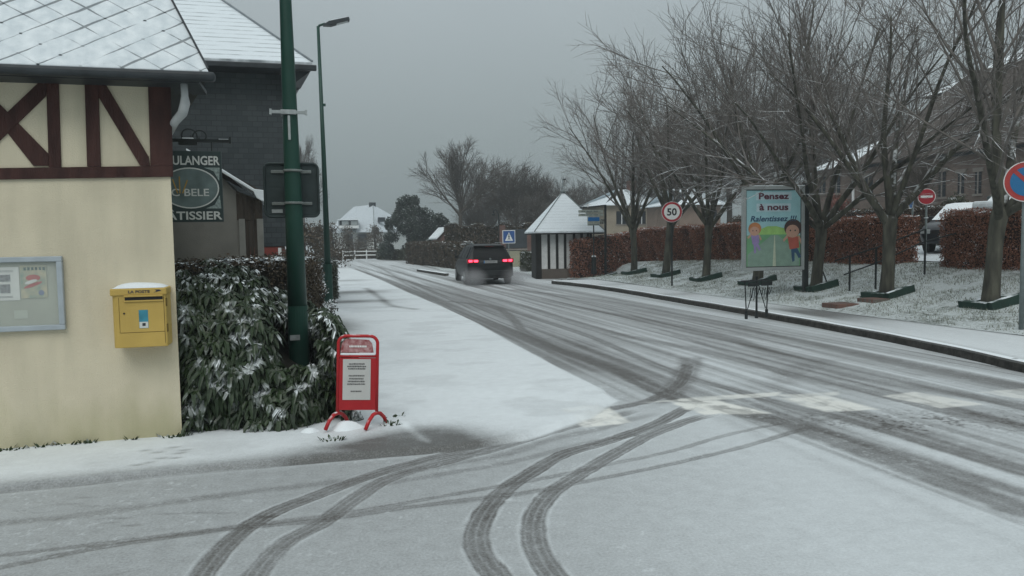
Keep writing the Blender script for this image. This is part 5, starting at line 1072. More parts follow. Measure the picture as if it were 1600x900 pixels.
# ------------------------------------------------------------------ poster panel
Y0 = 16.9; a_ = onX(1252, 440, 12.15)
x0 = onY(1160, 418, Y0); x1 = onY(1249, 418, Y0); zb_ = x1.z; zt_ = onY(1248, 290, Y0).z; W_ = 1.58; Hh = zt_-zb_+.03
bb = empty('poster_panel', (x0.x+.02, Y0+.05, zb_-.05), 'free standing poster panel asking drivers to slow down, held by a tall black post', 'poster panel')
wid = (x1-x0).length*1.0; print('panel', wid, Hh, x0, x1)
M['frame_silver'] = mat('frame_silver', (.30, .325, .32), .45, .08, 6)
fw = .085
def LB(a, b, nm, m, bev=.0, par=bb): return MB().box(a, b).build(nm, m, par, bevel=bev, world=False)
PWd = wid
for a, b in (((0, -.06, 0), (PWd, .06, fw)), ((0, -.06, Hh-fw), (PWd, .06, Hh)), ((0, -.06, fw+.0005), (fw, .06, Hh-fw-.0005)), ((PWd-fw, -.06, fw+.0005), (PWd, .06, Hh-fw-.0005))): LB(a, b, 'frame', M['frame_silver'], .012)
LB((fw, -.02, fw), (PWd-fw, .05, Hh-fw), 'backing', M['black_metal'])
pw0, pw1, ph0, ph1 = fw+.02, PWd-fw-.02, fw+.02, Hh-fw-.02; PW2 = pw1-pw0; PH2 = ph1-ph0
po = LB((pw0, -.025, ph0), (pw1, -.0205, ph1), 'poster', mat('poster_sky', (.30, .52, .55), .5, .1, 2))
def pp_(u, v): return (pw0+u*PW2, ph0+v*PH2)
def shape(name, uv, m, y, par=po, n=None):
    P = [pp_(u, v) for u, v in uv]; b = MB(); b.prism([(x, y, z) for x, z in P], (0, .0008, 0)); o = b.build(name, m, par, world=False); return o
def ell(cu, cv, ru, rv, n=20, a=0): return [(cu+ru*math.cos(t)*math.cos(a)-rv*math.sin(t)*math.sin(a)*PH2/PW2, cv+rv*math.sin(t)*math.cos(a)+ru*math.cos(t)*math.sin(a)*PW2/PH2) for t in [2*math.pi*k/n for k in range(n)]]
shape('grass_field', [(0, 0), (1, 0), (1, .40), (.85, .44), (.6, .47), (.4, .46), (.2, .43), (0, .41)], mat('p_green', (.15, .34, .18), .5, .1), -.0265)
shape('bright_hill', [(.18, .42), (.8, .42), (.7, .50), (.55, .53), (.38, .53), (.25, .49)], mat('p_lime', (.30, .52, .16), .5, .1), -.0275)
shape('road_shape', [(.02, 0), (.98, 0), (.98, .16), (.58, .41), (.46, .41), (.02, .16)], mat('p_road', (.21, .31, .25), .5, .1), -.0290); shape('road_line', [(.485, .0), (.545, .0), (.525, .41), (.512, .41)], mat('p_line', (.45, .50, .38), .5, .1), -.0300)
M['p_skin'] = mat('p_skin', (.50, .30, .22), .5, .05); M['p_hair'] = mat('p_hair', (.06, .035, .03), .5, .05); M['p_red'] = mat('p_red', (.42, .10, .07), .5); M['p_navy'] = mat('p_navy', (.03, .08, .15), .5); M['p_orange'] = mat('p_orange', (.45, .19, .08), .5); M['p_violet'] = mat('p_violet', (.28, .22, .42), .5)
# two drawn children running
def child(u, v, s, hair, top, leg):
    e = lambda nm, uv, m, y: shape(nm, [(u+(a)*s, v+b*s) for a, b in uv], m, y)
    e('drawn_leg', [(-.035, -.02), (.03, -.02), (.035, -.20), (-.005, -.22), (-.02, -.16)], leg, -.0310); e('drawn_leg', [(.01, -.02), (.09, -.04), (.16, -.15), (.11, -.17), (.06, -.10), (.02, -.09)], leg, -.0312)
    e('drawn_body', [(-.10, .12), (.10, .12), (.12, -.03), (-.06, -.05)], top, -.0322); e('drawn_arm', [(-.09, .11), (-.17, .05), (-.19, .08), (-.10, .15)], M['p_skin'], -.0318); e('drawn_arm', [(.09, .11), (.15, .02), (.18, .04), (.11, .14)], M['p_skin'], -.0318)
    shape('drawn_hair', ell(u, v+.235*s, .165*s, .115*s), hair, -.0330); shape('drawn_face', ell(u-.01*s, v+.19*s, .125*s, .085*s), M['p_skin'], -.0340); e('drawn_eye', ell(-.05, .20, .014, .012, 8), M['sign_black'], -.0348); e('drawn_eye', ell(.04, .20, .014, .012, 8), M['sign_black'], -.0348)
child(.86, .27, 1.0, M['p_hair'], M['p_red'], M['p_navy']); child(.15, .33, .72, M['p_orange'], M['p_violet'], M['p_violet'])
M['p_maroon'] = mat('p_maroon', (.10, .03, .05), .5); M['p_under'] = mat('p_text_halo', (.44, .58, .62), .5)
def ptxt(s, u, v, wf, hf, m, shear=0, bold=.01):
    x, z = pp_(u, v); o = text_obj('lettering', s, (0, 0, 0), 0, m, po, width=wf*PW2, height=hf*PH2, shear=shear, bold=bold); o.location = (x, -.034, z); return o
for v, wf in ((.925, .60), (.775, .58)): shape('text_halo', [(.5-wf/2-.03, v-.052), (.5+wf/2+.03, v-.052), (.5+wf/2+.03, v+.052), (.5-wf/2-.03, v+.052)], M['p_under'], -.0270)
ptxt('Pensez', .5, .925, .56, .085, M['p_maroon'], 0, .03); ptxt('à nous', .5, .78, .54, .085, M['p_maroon'], 0, .03); ptxt('Ralentissez !!!', .5, .63, .84, .075, M['p_navy'], .25, .02)
LB((0.002, -.058, Hh+.001), (PWd-.002, .058, Hh+.02), 'snow', M['snow'], .008)
zg = float(bank_z(np.array(x1.x), np.array(Y0)))-bb.location.z
LB((PWd+.004, -.05, zg-.1), (PWd+.115, .07, Hh+.07), 'post', M['black_metal'], .008)
bb.rotation_euler = (0, 0, R(-7.0))

# ------------------------------------------------------------------ black bag stand on the pavement
g = onG(1182, 497, .135)
rk = empty('litter_bag_stand', (g.x, g.y, .135), 'empty black metal litter bag stand with two hanging frames near the kerb', 'bin stand')
def tb_(nm, pts, r_, n=8, cap=True): return MB().tube(pts, r_, n, cap).build(nm, M['black_metal'], rk, world=False)
kx = 14.9/1200*.97; hgt = .74; sp = .30
tops = [-.33, .0, .33]
tb_('post', [(0, 0, 0), (0, 0, .16), (0, 0, hgt+.04)], [.036, .022, .018], 10)
for s in (-1, 1):
    tb_('leg', [(s*.28, 0, 0), (s*.28, 0, .16)], .030, 8); tb_('leg_rod', [(s*.28, 0, .12), (s*.32, 0, hgt)], .012, 8)
    tb_('top_ring', [(s*.02, -.10, hgt), (s*.32, -.10, hgt), (s*.35, 0, hgt), (s*.32, .10, hgt), (s*.02, .10, hgt), (s*.02, -.10, hgt)], .011, 8)
    MB().box((min(s*.03, s*.33), -.096, hgt-.10), (max(s*.03, s*.33), -.088, hgt-.03)).build('side_plate', M['black_metal'], rk, world=False)
    for k in range(5):
        t = k/4; xa = s*(.05+.24*t); m_ = abs(k-2)/2
        tb_('hanging_bar', [(xa, -.12, hgt-.13), (xa*.85+s*.02, -.08, hgt-.28-.10*(1-m_))], .008, 6)
    tb_('brace_rod', [(s*.04, 0, hgt-.05), (s*.25, 0, .18)], .010, 6)
MB().box((-.34, -.15, hgt+.015), (-.02, .15, hgt+.022)).build('snow', M['snow_thin'], rk, world=False) if False else None
tb_('snow_hook', [(0, 0, hgt+.04), (0, 0, hgt+.09)], .03, 8)
rk.rotation_euler = (0, 0, R(14))

# ------------------------------------------------------------------ brick steps and handrail
M['brick_step'] = brick_mat('step_brick', (.13, .065, .05), (.17, .09, .07), (.12, .10, .085), .22, .07, .01, 0)
stp = empty('brick_steps', (11.3, 14.2, .13), 'low reddish brick steps leading off the pavement up the bank', 'steps')
for k, (xa, xb, ya, yb_) in enumerate(((11.05, 11.62, 14.0, 14.5), (11.85, 12.3, 13.85, 14.35))):
    zt_s = float(bank_z(np.array((xa+xb)/2), np.array(14.1)))+.07; MB().box((xa, ya, zt_s-.22), (xb, yb_, zt_s)).build('step', M['brick_step'], stp, bevel=.01)
hr = empty('handrail', (13, 15.2, .5), 'thin black metal handrail climbing beside the steps to the hedge gap', 'handrail')
def hp(px, py, X): return onX(px, py, X)
hpA = [hp(1328, 400, 12.75), hp(1369, 387, 13.05), hp(1446, 358, 14.3)]; low = [hp(1330, 425, 12.75), hp(1369, 411, 13.05), hp(1446, 377, 14.3)]
for i, (px, py, X) in enumerate(((1331, 457, 12.75), (1371, 450, 13.05), (1449, 421, 14.3))):
    b_ = hp(px, py, X); t_ = hpA[i]; MB().tube([Vector((t_.x, t_.y, b_.z-.12)), t_], .024, 8).build('post', M['black_metal'], hr)
st_ = hpA[0]+(hpA[0]-hpA[1])*.6; en = hpA[2]
MB().tube([st_, hpA[0], hpA[1], en], .017, 8).build('rail', M['black_metal'], hr); MB().tube([low[0]+(low[0]-low[1])*.3, low[0], low[1], low[2], low[2]+Vector((1.0, -.1, .22))], .017, 8).build('rail', M['black_metal'], hr)
h2_ = hp(1290, 447, 12.6); MB().tube([hp(1286, 425, 12.9), hp(1292, 441, 12.8)], .02, 8).build('rail_end', M['black_metal'], hr)

# ------------------------------------------------------------------ hanging direction sign, small sign, bollard
dz = float(bank_z(np.array(sgp.x), np.array(sgp.y)))
p_ = sgp; ztp = onY(947, 320, p_.y).z
ds = empty('direction_sign', (p_.x, p_.y, dz), 'tall black post with an arm and white direction boards hanging beside the hut roof', 'direction sign')
MB().tube([(p_.x, p_.y, dz-.1), (p_.x+.02, p_.y, ztp)], .05, 10).build('post', M['black_metal'], ds)
al = onY(906, 325, p_.y); MB().bar((al.x, p_.y, al.z), (p_.x+.03, p_.y, ztp-.02), .05, .05).build('arm', M['black_metal'], ds)
q_ = onY(910, 322, p_.y); MB().box((q_.x+.2, p_.y-.03, al.z+.03), (q_.x+.26, p_.y+.03, al.z+.14)).build('finial', M['sign_white'], ds)
M['board_cream'] = mat('board_cream', (.34, .37, .33), .6, .2, 12)
def board(x0p, y0p, x1p, y1p, m, nm='board', y=None, par=ds, dy=.0):
    a = onY(x0p, y1p, (y or p_.y)); b = onY(x1p, y0p, (y or p_.y)); return MB().box((a.x, (y or p_.y)-.02-dy, a.z), (b.x, (y or p_.y)+.02-dy, b.z)).build(nm, m, par, bevel=.004)
b1 = board(904, 328, 942, 332.5, M['board_cream']); b2_ = board(904, 333.5, 942, 338, M['board_cream'], dy=.001)
for bo, yy in ((b1, 330.2), (b2_, 335.7)):
    for x0p, x1p in ((908, 914), (916, 925), (927, 934)): a = onY(x0p, yy+.6, p_.y); b = onY(x1p, yy-.6, p_.y); MB().box((a.x, p_.y-.026, a.z), (b.x, p_.y-.0215, b.z)).build('printed_mark', M['galv'], bo)
cr = board(936, 342, 944, 350, mat('map_print', (.22, .16, .14), .6, .8, 20, col2=(.35, .38, .35)), 'map_board', dy=.002)
q2 = onG(928, 425, .1); yy_ = p_.y-1.1
bs2 = empty('bus_stop_sign', (onY(928, 420, yy_).x, yy_, .15), 'small white sign with a blue band on a thin post before the hut roof', 'sign')
MB().tube([(onY(928, 420, yy_).x, yy_, .0), (onY(927.5, 352, yy_).x, yy_, onY(927.5, 352, yy_).z)], .028, 8).build('post', M['black_metal'], bs2)
board(918, 338, 937, 352.5, M['board_cream'], 'panel', yy_, bs2); board(918.5, 339.5, 936, 345.5, M['sign_blue'], 'blue_band', yy_, bs2, .0045+.02); board(919, 350, 936, 351.5, M['galv'], 'printed_line', yy_, bs2, .0045+.02)
yb_ = 30.5; c = onY(928, 425, yb_)
bo = empty('bollard', (c.x, yb_, c.z), 'short dark bollard with a cap of snow by the low beech hedge', 'bollard')
MB().lathe((c.x, yb_, c.z-.1), [(.12, 0), (.11, .2), (.095, .55), (.11, .66), (.11, .70), (.05, .74)], 16).build('body', M['black_metal'], bo, smooth=True); MB().lathe((c.x, yb_, c.z+.64), [(.10, 0), (.085, .045), (.03, .075)], 12).build('snow_cap', M['snow'], bo, smooth=True)

# ------------------------------------------------------------------ striped hut
HY0, HY1 = 31.4, 33.1; HX0 = onY(838, 420, HY0).x; HX1 = onY(926, 420, HY0).x; HXB = onY(830.5, 420, HY1).x
hut = empty('timber_hut', (HX0, HY0, 0), 'small hut with black and white striped panels and a snowy pyramid roof', 'hut')
M['black_timber'] = mat('black_timber', (.014, .014, .013), .8, .4, 6, .3, 30); M['white_panel'] = mat('white_panel', (.66, .67, .66), .8, .1, 5)
zw0, zw1 = .42, 1.98
MB().box((HX0+.2, HY0+.02, zw0), (HX1-.02, HY0+.10, zw1)).build('infill', M['white_panel'], hut)
MB().prism([(HX0+.04, HY0+.11, -.05), (HX1-.02, HY0+.11, -.05), (HX1+.4, HY1-.02, -.05), (HXB+.04, HY1-.02, -.05)], (0, 0, zw1+.03)).build('inner_wall', M['black_timber'], hut)
MB().box((HX0+.2, HY0+.0, -.1), (HX1, HY0+.105, zw0)).build('brick_base', M['brick_step'], hut)
xs_ = [onY(px, 390, HY0).x for px in (857.5, 870.5, 883, 897, 909, 919)]
for x in xs_+[HX1-.07]: MB().box((x-.055, HY0-.02, zw0+.001), (x+.055, HY0+.019, zw1)).build('stud', M['black_timber'], hut, bevel=.005)
for x0_, x1_ in ((HX0, HX0+.24),): MB().box((x0_, HY0-.01, -.1), (x1_, HY0+.10, zw1)).build('corner_boards', M['black_timber'], hut)
MB().box((HX0+.01, HY0-.025, zw1+.001), (HX1, HY0+.10, zw1+.09)).build('top_plate', M['black_timber'], hut); MB().prism([(HX0, HY0+.11, -.1), (HX0+.03, HY0+.11, -.1), (HXB+.03, HY1, -.1), (HXB, HY1, -.1)], (0, 0, zw1+.08)).build('side_boards', M['black_timber'], hut)
MB().box((HX0+.42, HY0-.02, zw0+.002), (HX1, HY0+.018, zw0+.06)).build('sill', M['black_timber'], hut) if False else None
ov = .45; zE = zw1+.04; apx = Vector(onY(879.5, 299, (HY0+HY1)/2)); c4 = [Vector((onY(835, 362, HY0-ov).x, HY0-ov, zE)), Vector((onY(945, 362, HY0-ov).x, HY0-ov, zE)), Vector((HX1+1.3, HY1+ov, zE)), Vector((onY(819.5, 362, HY1+ov).x, HY1+ov, zE))]
for q_ in (0, 1): MB().tube([c4[q_]+Vector((0, 0, .015)), apx+Vector((0, 0, .01))], .022, 5).build('hip_seam', M['galv'], hut)
roof_faces('roof', [[c4[i], c4[(i+1) % 4], apx] for i in range(4)], row_roof_mat('snowy_tile_courses', .15, .35), hut)
MB().lathe((apx.x, apx.y, apx.z-.06), [(.13, 0), (.09, .09), (.03, .16), (.02, .62), (.01, .64)], 10).build('finial', M['galv'], hut, smooth=True); MB().bar((apx.x-.02, apx.y, apx.z+.50), (apx.x+.16, apx.y, apx.z+.54), .02, .05).build('weather_vane', M['black_metal'], hut)
f_ = MB(); f_.prism([(c_q.x, c_q.y, zE-.12) for c_q in [q+(apx-q)*.02 for q in c4]], (0, 0, .055)); f_.build('soffit', M['black_timber'], hut)

# ------------------------------------------------------------------ dark car driving away
def build_car():
    rt = empty('car', (0, 0, 0), 'dark estate car driving away with both red tail lights lit', 'car')
    M['car_paint'] = mat('car_paint', (.006, .008, .009), .45, .2, 3, spec=.22, coat=.08); M['car_dirt'] = mat('car_dirt', (.016, .019, .02), .7, .35, 4); M['car_glass'] = mat('car_glass', (.004, .006, .007), .4, .1, 2, spec=.12); M['tyre'] = mat('tyre', (.014, .014, .014), .85, .3, 20); M['rim'] = mat('wheel_rim', (.16, .17, .17), .4, .3, 9)
    # local: +Y forward, rear bumper at y=0; half width .93, height 1.70, length 4.65
    def sect(y, hw, z0, z1, tum, rr=.10, hr=.09):
        P = []; n = 4
        xs = []; 
        P.append((hw*.86, z0)); P.append((hw*.97, z0+.08)); P.append((hw, z0+.30)); P.append((hw*.995, (z0+z1)*.5)); P.append((hw*(1-tum*.5), z1-(z1-z0)*.16)); P.append((hw*(1-tum), z1-.04)); P.append((hw*(1-tum)-.06, z1))
        return [(x, y, z) for x, z in P]+[(-x, y, z) for x, z in reversed(P)]
    def loft(secs):
        b = MB(); n = len(secs[0]); vs = [p for s in secs for p in s]; fs = []
        for i in range(len(secs)-1):
            for k in range(n): fs.append((i*n+k, i*n+(k+1) % n, (i+1)*n+(k+1) % n, (i+1)*n+k))
        fs.append(tuple(range(n-1, -1, -1))); fs.append(tuple((len(secs)-1)*n+k for k in range(n))); b.add(vs, fs); return b
    lo = loft([sect(.0, .86, .34, .88, .03), sect(.05, .91, .28, 1.02, .03), sect(.25, .935, .26, 1.08, .03), sect(1.2, .94, .26, 1.06, .03), sect(3.0, .94, .26, 1.03, .03), sect(3.5, .935, .26, 1.00, .06), sect(4.3, .90, .28, .86, .10), sect(4.62, .80, .34, .68, .12)])
    lo.build('body', M['car_paint'], rt, smooth=True, bevel=.03, world=False)
    def cab(y, hw, z0, z1, tw_): return [(hw, y, z0), (hw-tw_*.5, y, (z0+z1)/2), (hw-tw_, y, z1-.05), (hw-tw_-.09, y, z1), (-(hw-tw_-.09), y, z1), (-(hw-tw_), y, z1-.05), (-(hw-tw_*.5), y, (z0+z1)/2), (-hw, y, z0)]
    cb = loft([cab(.12, .89, 1.0, 1.08, .03), cab(.28, .89, 1.0, 1.40, .15), cab(.42, .895, 1.0, 1.60, .23), cab(.70, .90, 1.0, 1.665, .26), cab(1.6, .90, 1.0, 1.69, .26), cab(2.5, .89, 1.0, 1.64, .26), cab(3.2, .86, 1.0, 1.25, .10), cab(3.5, .84, .98, 1.02, .02)])
    cb.build('cabin', M['car_paint'], rt, smooth=True, bevel=.02, world=False)
    def pan(nm, pts, m, ext=(0, -.012, 0)): return MB().prism(pts, ext).build(nm, m, rt, world=False)
    rw = [(-.66, .145, 1.12), (.66, .145, 1.12), (.66, .235, 1.32), (.58, .35, 1.53), (-.58, .35, 1.53), (-.66, .235, 1.32)]
    MB().add([(x, y-.03, z) for x, y, z in rw]+[(x, y+.05, z) for x, y, z in rw], [(0, 1, 2, 5), (5, 2, 3, 4), (6, 11, 8, 7), (11, 10, 9, 8), (0, 6, 7, 1), (1, 7, 8, 2), (2, 8, 9, 3), (3, 9, 10, 4), (4, 10, 11, 5), (5, 11, 6, 0)]).build('rear_window', M['car_glass'], rt, world=False)
    MB().box((-.62, .22, 1.585), (.62, .44, 1.635)).build('spoiler', M['car_paint'], rt, bevel=.02, world=False); MB().box((-.16, .214, 1.575), (.16, .235, 1.59)).build('brake_light', mat('lamp_dark_red', (.12, .01, .01), .3), rt, world=False)
    for s in (-1, 1):
        for y0, y1, a, b_ in ((.55, 1.15, .60, 1.12), (1.2, 2.05, 1.2, 2.05), (2.12, 3.0, 2.12, 2.62)):
            MB().add([(s*.897, y0, 1.09), (s*.897, y1, 1.09), (s*.685, b_, 1.57), (s*.685, a, 1.57), (s*.85, y0, 1.09), (s*.85, y1, 1.09), (s*.64, b_, 1.57), (s*.64, a, 1.57)], [(0, 1, 2, 3), (7, 6, 5, 4), (0, 4, 5, 1), (1, 5, 6, 2), (2, 6, 7, 3), (3, 7, 4, 0)]).build('side_window', M['car_glass'], rt, world=False)
        MB().tube([(s*.60, .5, 1.67), (s*.60, .6, 1.725), (s*.60, 2.3, 1.725), (s*.60, 2.45, 1.67)], .016, 8).build('roof_rail', M['galv'], rt, world=False)
        MB().box((min(s*.90, s*1.06), 2.85, 1.05), (max(s*.90, s*1.06), 2.97, 1.19)).build('mirror', M['car_paint'], rt, bevel=.03, world=False)
        tl = MB(); tl.prism([(s*.92, -.02, .90), (s*.46, -.03, .93), (s*.46, -.03, 1.05), (s*.93, .0, 1.085)], (0, .14, 0)); h = tl.build('tail_light', mat('lamp_red', (.25, .012, .02), .25), rt, bevel=.01, world=False)
        for x0, x1 in ((.50, .66), (.72, .86)): MB().box((min(s*x0, s*x1), -.042, .955), (max(s*x0, s*x1), -.0312 if x0 < .6 else -.024, 1.04)).build('lit_lens', M['lit_red'], h, world=False)
        for y in (.82, 3.62):
            wx = s*.83; ty = MB(); ty.tube([(wx-.11, y, .335), (wx-.085, y, .335), (wx+.085, y, .335), (wx+.11, y, .335)], [.30, .335, .335, .30], 28); wl_ = ty.build('wheel', M['tyre'], rt, smooth=False, world=False)
            MB().tube([(s*(.83+.112), y, .335), (s*(.83+.118), y, .335)], .21, 20).build('rim', M['rim'], wl_, world=False); ar = MB(); ar.tube([(s*.945, y, .36), (s*.952, y, .36)], .385, 28); ar.build('wheel_arch', M['car_dirt'], rt, world=False) if False else None
        MB().box((min(s*.50, s*.62), -.02, .27), (max(s*.50, s*.62), .10, .33)).build('exhaust', M['galv'], rt, bevel=.01, world=False)
    MB().box((-.90, -.055, .36), (.90, .06, .60)).build('rear_bumper', M['car_dirt'], rt, bevel=.04, world=False); MB().box((-.70, -.03, .27), (.70, .10, .365)).build('diffuser_panel', M['tyre'], rt, world=False)
    pl = MB().box((-.27, -.045, .90), (.27, -.026, 1.01)).build('number_plate', mat('plate', (.28, .29, .29), .5, .05), rt, world=False); MB().box((-.27, -.0475, .90), (-.235, -.0455, 1.01)).build('plate_band', M['sign_blue'], pl, world=False)
    dm = MB(); 
    for k in range(7): dm.box((-.20+k*.058, -.0475, .925), (-.20+k*.058+.036, -.0455, .985))
    dm.build('plate_marks', M['photo_grey'], pl, world=False); MB().tube([(0, -.01, 1.075), (0, .06, 1.075)], .04, 12).build('badge', M['galv'], rt, world=False)
    MB().bar((0, .11, 1.12), (.34, .16, 1.17), .012, .02).build('wiper', M['tyre'], rt, world=False); return rt
M['lit_red'] = mat('lit_red', (.9, .02, .06), .4, .0, emit=((1.0, .05, .10), 3.5))
car = build_car(); car.scale = (.97, 1, .925); car.location = (6.96, 28.5, .0); car.rotation_euler = (0, 0, R(-4.5)); ORG[car] = Vector(car.location)

# parked cars behind the hedge
def parked(loc, rz, label, col):
    rt = empty('parked_car', (0, 0, 0), label, 'car'); P = mat('paint_'+str(abs(hash(label)) % 99), col, .4, .2, 3, coat=.4)
    def sec(y, hw, z0, z1): return [(hw*.9, y, z0), (hw, y, z0+.25), (hw*.98, y, (z0+z1)/2+.1), (hw*.9, y, z1), (-hw*.9, y, z1), (-hw*.98, y, (z0+z1)/2+.1), (-hw, y, z0+.25), (-hw*.9, y, z0)]
    def loft(S):
        b = MB(); n = len(S[0]); fs = [(i*n+k, i*n+(k+1) % n, (i+1)*n+(k+1) % n, (i+1)*n+k) for i in range(len(S)-1) for k in range(n)]; fs += [tuple(range(n-1, -1, -1)), tuple((len(S)-1)*n+k for k in range(n))]; b.add([p for s in S for p in s], fs); return b
    loft([sec(0, .72, .35, .66), sec(.12, .82, .28, .78), sec(.9, .88, .26, .95), sec(2.5, .89, .26, 1.0), sec(3.9, .88, .27, 1.0), sec(4.2, .82, .32, .85)]).build('body', P, rt, smooth=True, bevel=.03, world=False)
    cbs = [(.95, .80, .96), (1.75, .66, 1.42), (2.6, .66, 1.48), (3.5, .68, 1.42), (4.05, .78, .98)]
    c = MB(); c.add([q for y, hw, z in cbs for q in ((hw+.02 if z > 1.2 else hw, y, z-.02), (-(hw+.02 if z > 1.2 else hw), y, z-.02))]+[(.82, 1.0, .93), (-.82, 1.0, .93), (.84, 4.0, .93), (-.84, 4.0, .93)], [(0, 2, 3, 1), (2, 4, 5, 3), (4, 6, 7, 5), (6, 8, 9, 7), (10, 12, 8, 6, 4, 2, 0), (11, 1, 3, 5, 7, 9, 13)]); c.build('window_glass', M['car_glass'], rt, world=False)
    w_ = MB(); w_.add([(.76, .92, .985), (-.76, .92, .985), (-.62, 1.72, 1.455), (.62, 1.72, 1.455), (-.66, 2.6, 1.525), (.66, 2.6, 1.525), (-.66, 3.5, 1.465), (.66, 3.5, 1.465)], [(0, 3, 2, 1), (3, 5, 4, 2), (5, 7, 6, 4)]); w_.build('snow_on_roof', M['snow'], rt, world=False)
    w_ = MB(); w_.box((-.74, .12, .80), (.74, .86, .97)); w_.build('snow_on_bonnet', M['snow_thin'], rt, bevel=.06, world=False) if label.startswith('snow') else None
    for s in (-1, 1):
        MB().box((min(s*.50, s*.76), -.015, .58), (max(s*.50, s*.76), .06, .70)).build('headlight', M['grey_metal'], rt, bevel=.01, world=False); MB().box((min(s*.84, s*1.0), 1.35, .98), (max(s*.84, s*1.0), 1.45, 1.1)).build('mirror', P, rt, bevel=.02, world=False)
        MB().tube([(s*.80, 1.5, .96), (s*.64, 1.95, 1.44)], .02, 6).build('pillar', P, rt, world=False)
        for y in (.85, 3.4): MB().tube([(s*.70, y, .31), (s*.89, y, .31)], .31, 20).build('wheel', M['tyre'], rt, world=False)
    MB().box((-.25, -.02, .42), (.25, .0, .52)).build('number_plate', M['grey_metal'], rt, world=False); MB().box((-.45, -.012, .58), (.45, .02, .68)).build('grille', M['tyre'], rt, world=False)
    rt.location = loc; rt.rotation_euler = (0, 0, rz); ORG[rt] = Vector(loc)
    if label.startswith('snow'): rt.scale = (1.08, 1.08, 1.42)
    return rt
g = onX(1462, 395, 17.6); parked((17.9, g.y-.15, 1.14), R(-62), 'dark parked car with a snowy roof half seen through the hedge gap', (.012, .014, .018))
g = onX(1560, 330, 18.6); parked((18.6, onX(1548, 330, 19).y-.6, 1.24), R(-75), 'snow covered parked car showing its windscreen above the right hedge', (.05, .07, .07))

# ------------------------------------------------------------------ background: right side brick buildings
M['brown_brick'] = brick_mat('brown_brick', (.135, .095, .078), (.18, .128, .106), (.15, .13, .11), .24, .08, .012, 90, 90)
M['brown_tile'] = mat('brown_tiles', (.075, .062, .054), .9, .25, 3, .3, 20); M['dark_window'] = mat('dark_window', (.018, .024, .03), .35, .2, 3); M['stone_trim'] = mat('stone_trim', (.22, .20, .18), .9, .1)
BX_ = 26.0
cw = empty('brick_building', (BX_, 22, 1), 'long brown brick building with tall dark windows and a steep brown roof behind the trees', 'building')
yA = onX(1341, 300, BX_).y; zE_ = onX(1480, 238, BX_).z
MB().box((BX_, 6, .3), (BX_+9, yA, zE_)).build('wall', M['brown_brick'], cw)
zR = onX(1500, 118, BX_+4.5).z
roof_faces('roof', [[(BX_-.3, 5.5, zE_-.05), (BX_-.3, yA+.25, zE_-.05), (BX_+4.5, yA+.25-2.2, zR), (BX_+4.5, 5.5, zR)], [(BX_-.3, yA+.25, zE_-.05), (BX_+9.3, yA+.25, zE_-.05), (BX_+4.5, yA+.25-2.2, zR)], [(BX_+9.3, yA+.25, zE_-.05), (BX_+9.3, 5.5, zE_-.05), (BX_+4.5, 5.5, zR), (BX_+4.5, yA-1.95, zR)]], M['brown_tile'], cw)
def wind(px0, py0, px1, py1, par, m='dark_window', X=BX_, trim=True, nm='window'):
    a = onX(px0, py1, X); b = onX(px1, py0, X); ya, yb = sorted((a.y, b.y)); w_ = MB().box((X-.03, ya, a.z), (X+.05, yb, b.z)).build(nm, M[m], par)
    if trim:
        MB().box((X-.06, ya-.1, b.z+.001), (X+.02, yb+.1, b.z+.16)).build('lintel', M['stone_trim'], w_); MB().box((X-.08, ya-.08, a.z-.09), (X+.02, yb+.08, a.z-.001)).build('sill', M['stone_trim'], w_)
        ym = (ya+yb)/2; MB().box((X-.05, ym-.03, a.z), (X-.031, ym+.03, b.z)).build('mullion', M['stone_trim'], w_)
for q in ((1352, 275, 1364, 303), (1407, 274, 1418, 303), (1438, 272, 1449, 303), (1467, 268, 1478, 308), (1497, 270, 1507, 303), (1524, 268, 1534, 303), (1552, 266, 1563, 303)): wind(*q, cw)
MB().box((BX_-.12, 6, zE_-.22), (BX_+.0, yA, zE_-.06)).build('gutter', M['gutter'], cw)
wgo = empty('brick_wing', (BX_, 34, 1), 'low brick wing with white snowy roof left of the long brick building', 'building')
yB = onX(1271, 300, BX_).y; zw = onX(1300, 262, BX_).z
MB().box((BX_+.25, yA+.26, .3), (BX_+6, yB, zw)).build('wall', M['brown_brick'], wgo)
zt3 = onX(1318, 232, BX_+2).z
roof_faces('roof', [[(BX_-.1, yA+.26, zw), (BX_-.1, yB+.3, zw), (BX_+2.8, yB-1.4, zt3+.2), (BX_+2.8, yA+.26, zt3+.2)], [(BX_-.1, yB+.3, zw), (BX_+6.2, yB+.3, zw), (BX_+2.8, yB-1.4, zt3+.2)]], M['snow'], wgo)
for q in ((1281, 276, 1290, 302), (1303, 274, 1313, 302)): wind(*q, wgo, X=BX_+.25)
a = onX(1333, 262, BX_-.1); b = onX(1333, 318, BX_-.1); MB().tube([a, b], .06, 8).build('downpipe', M['white_paint'], wgo)
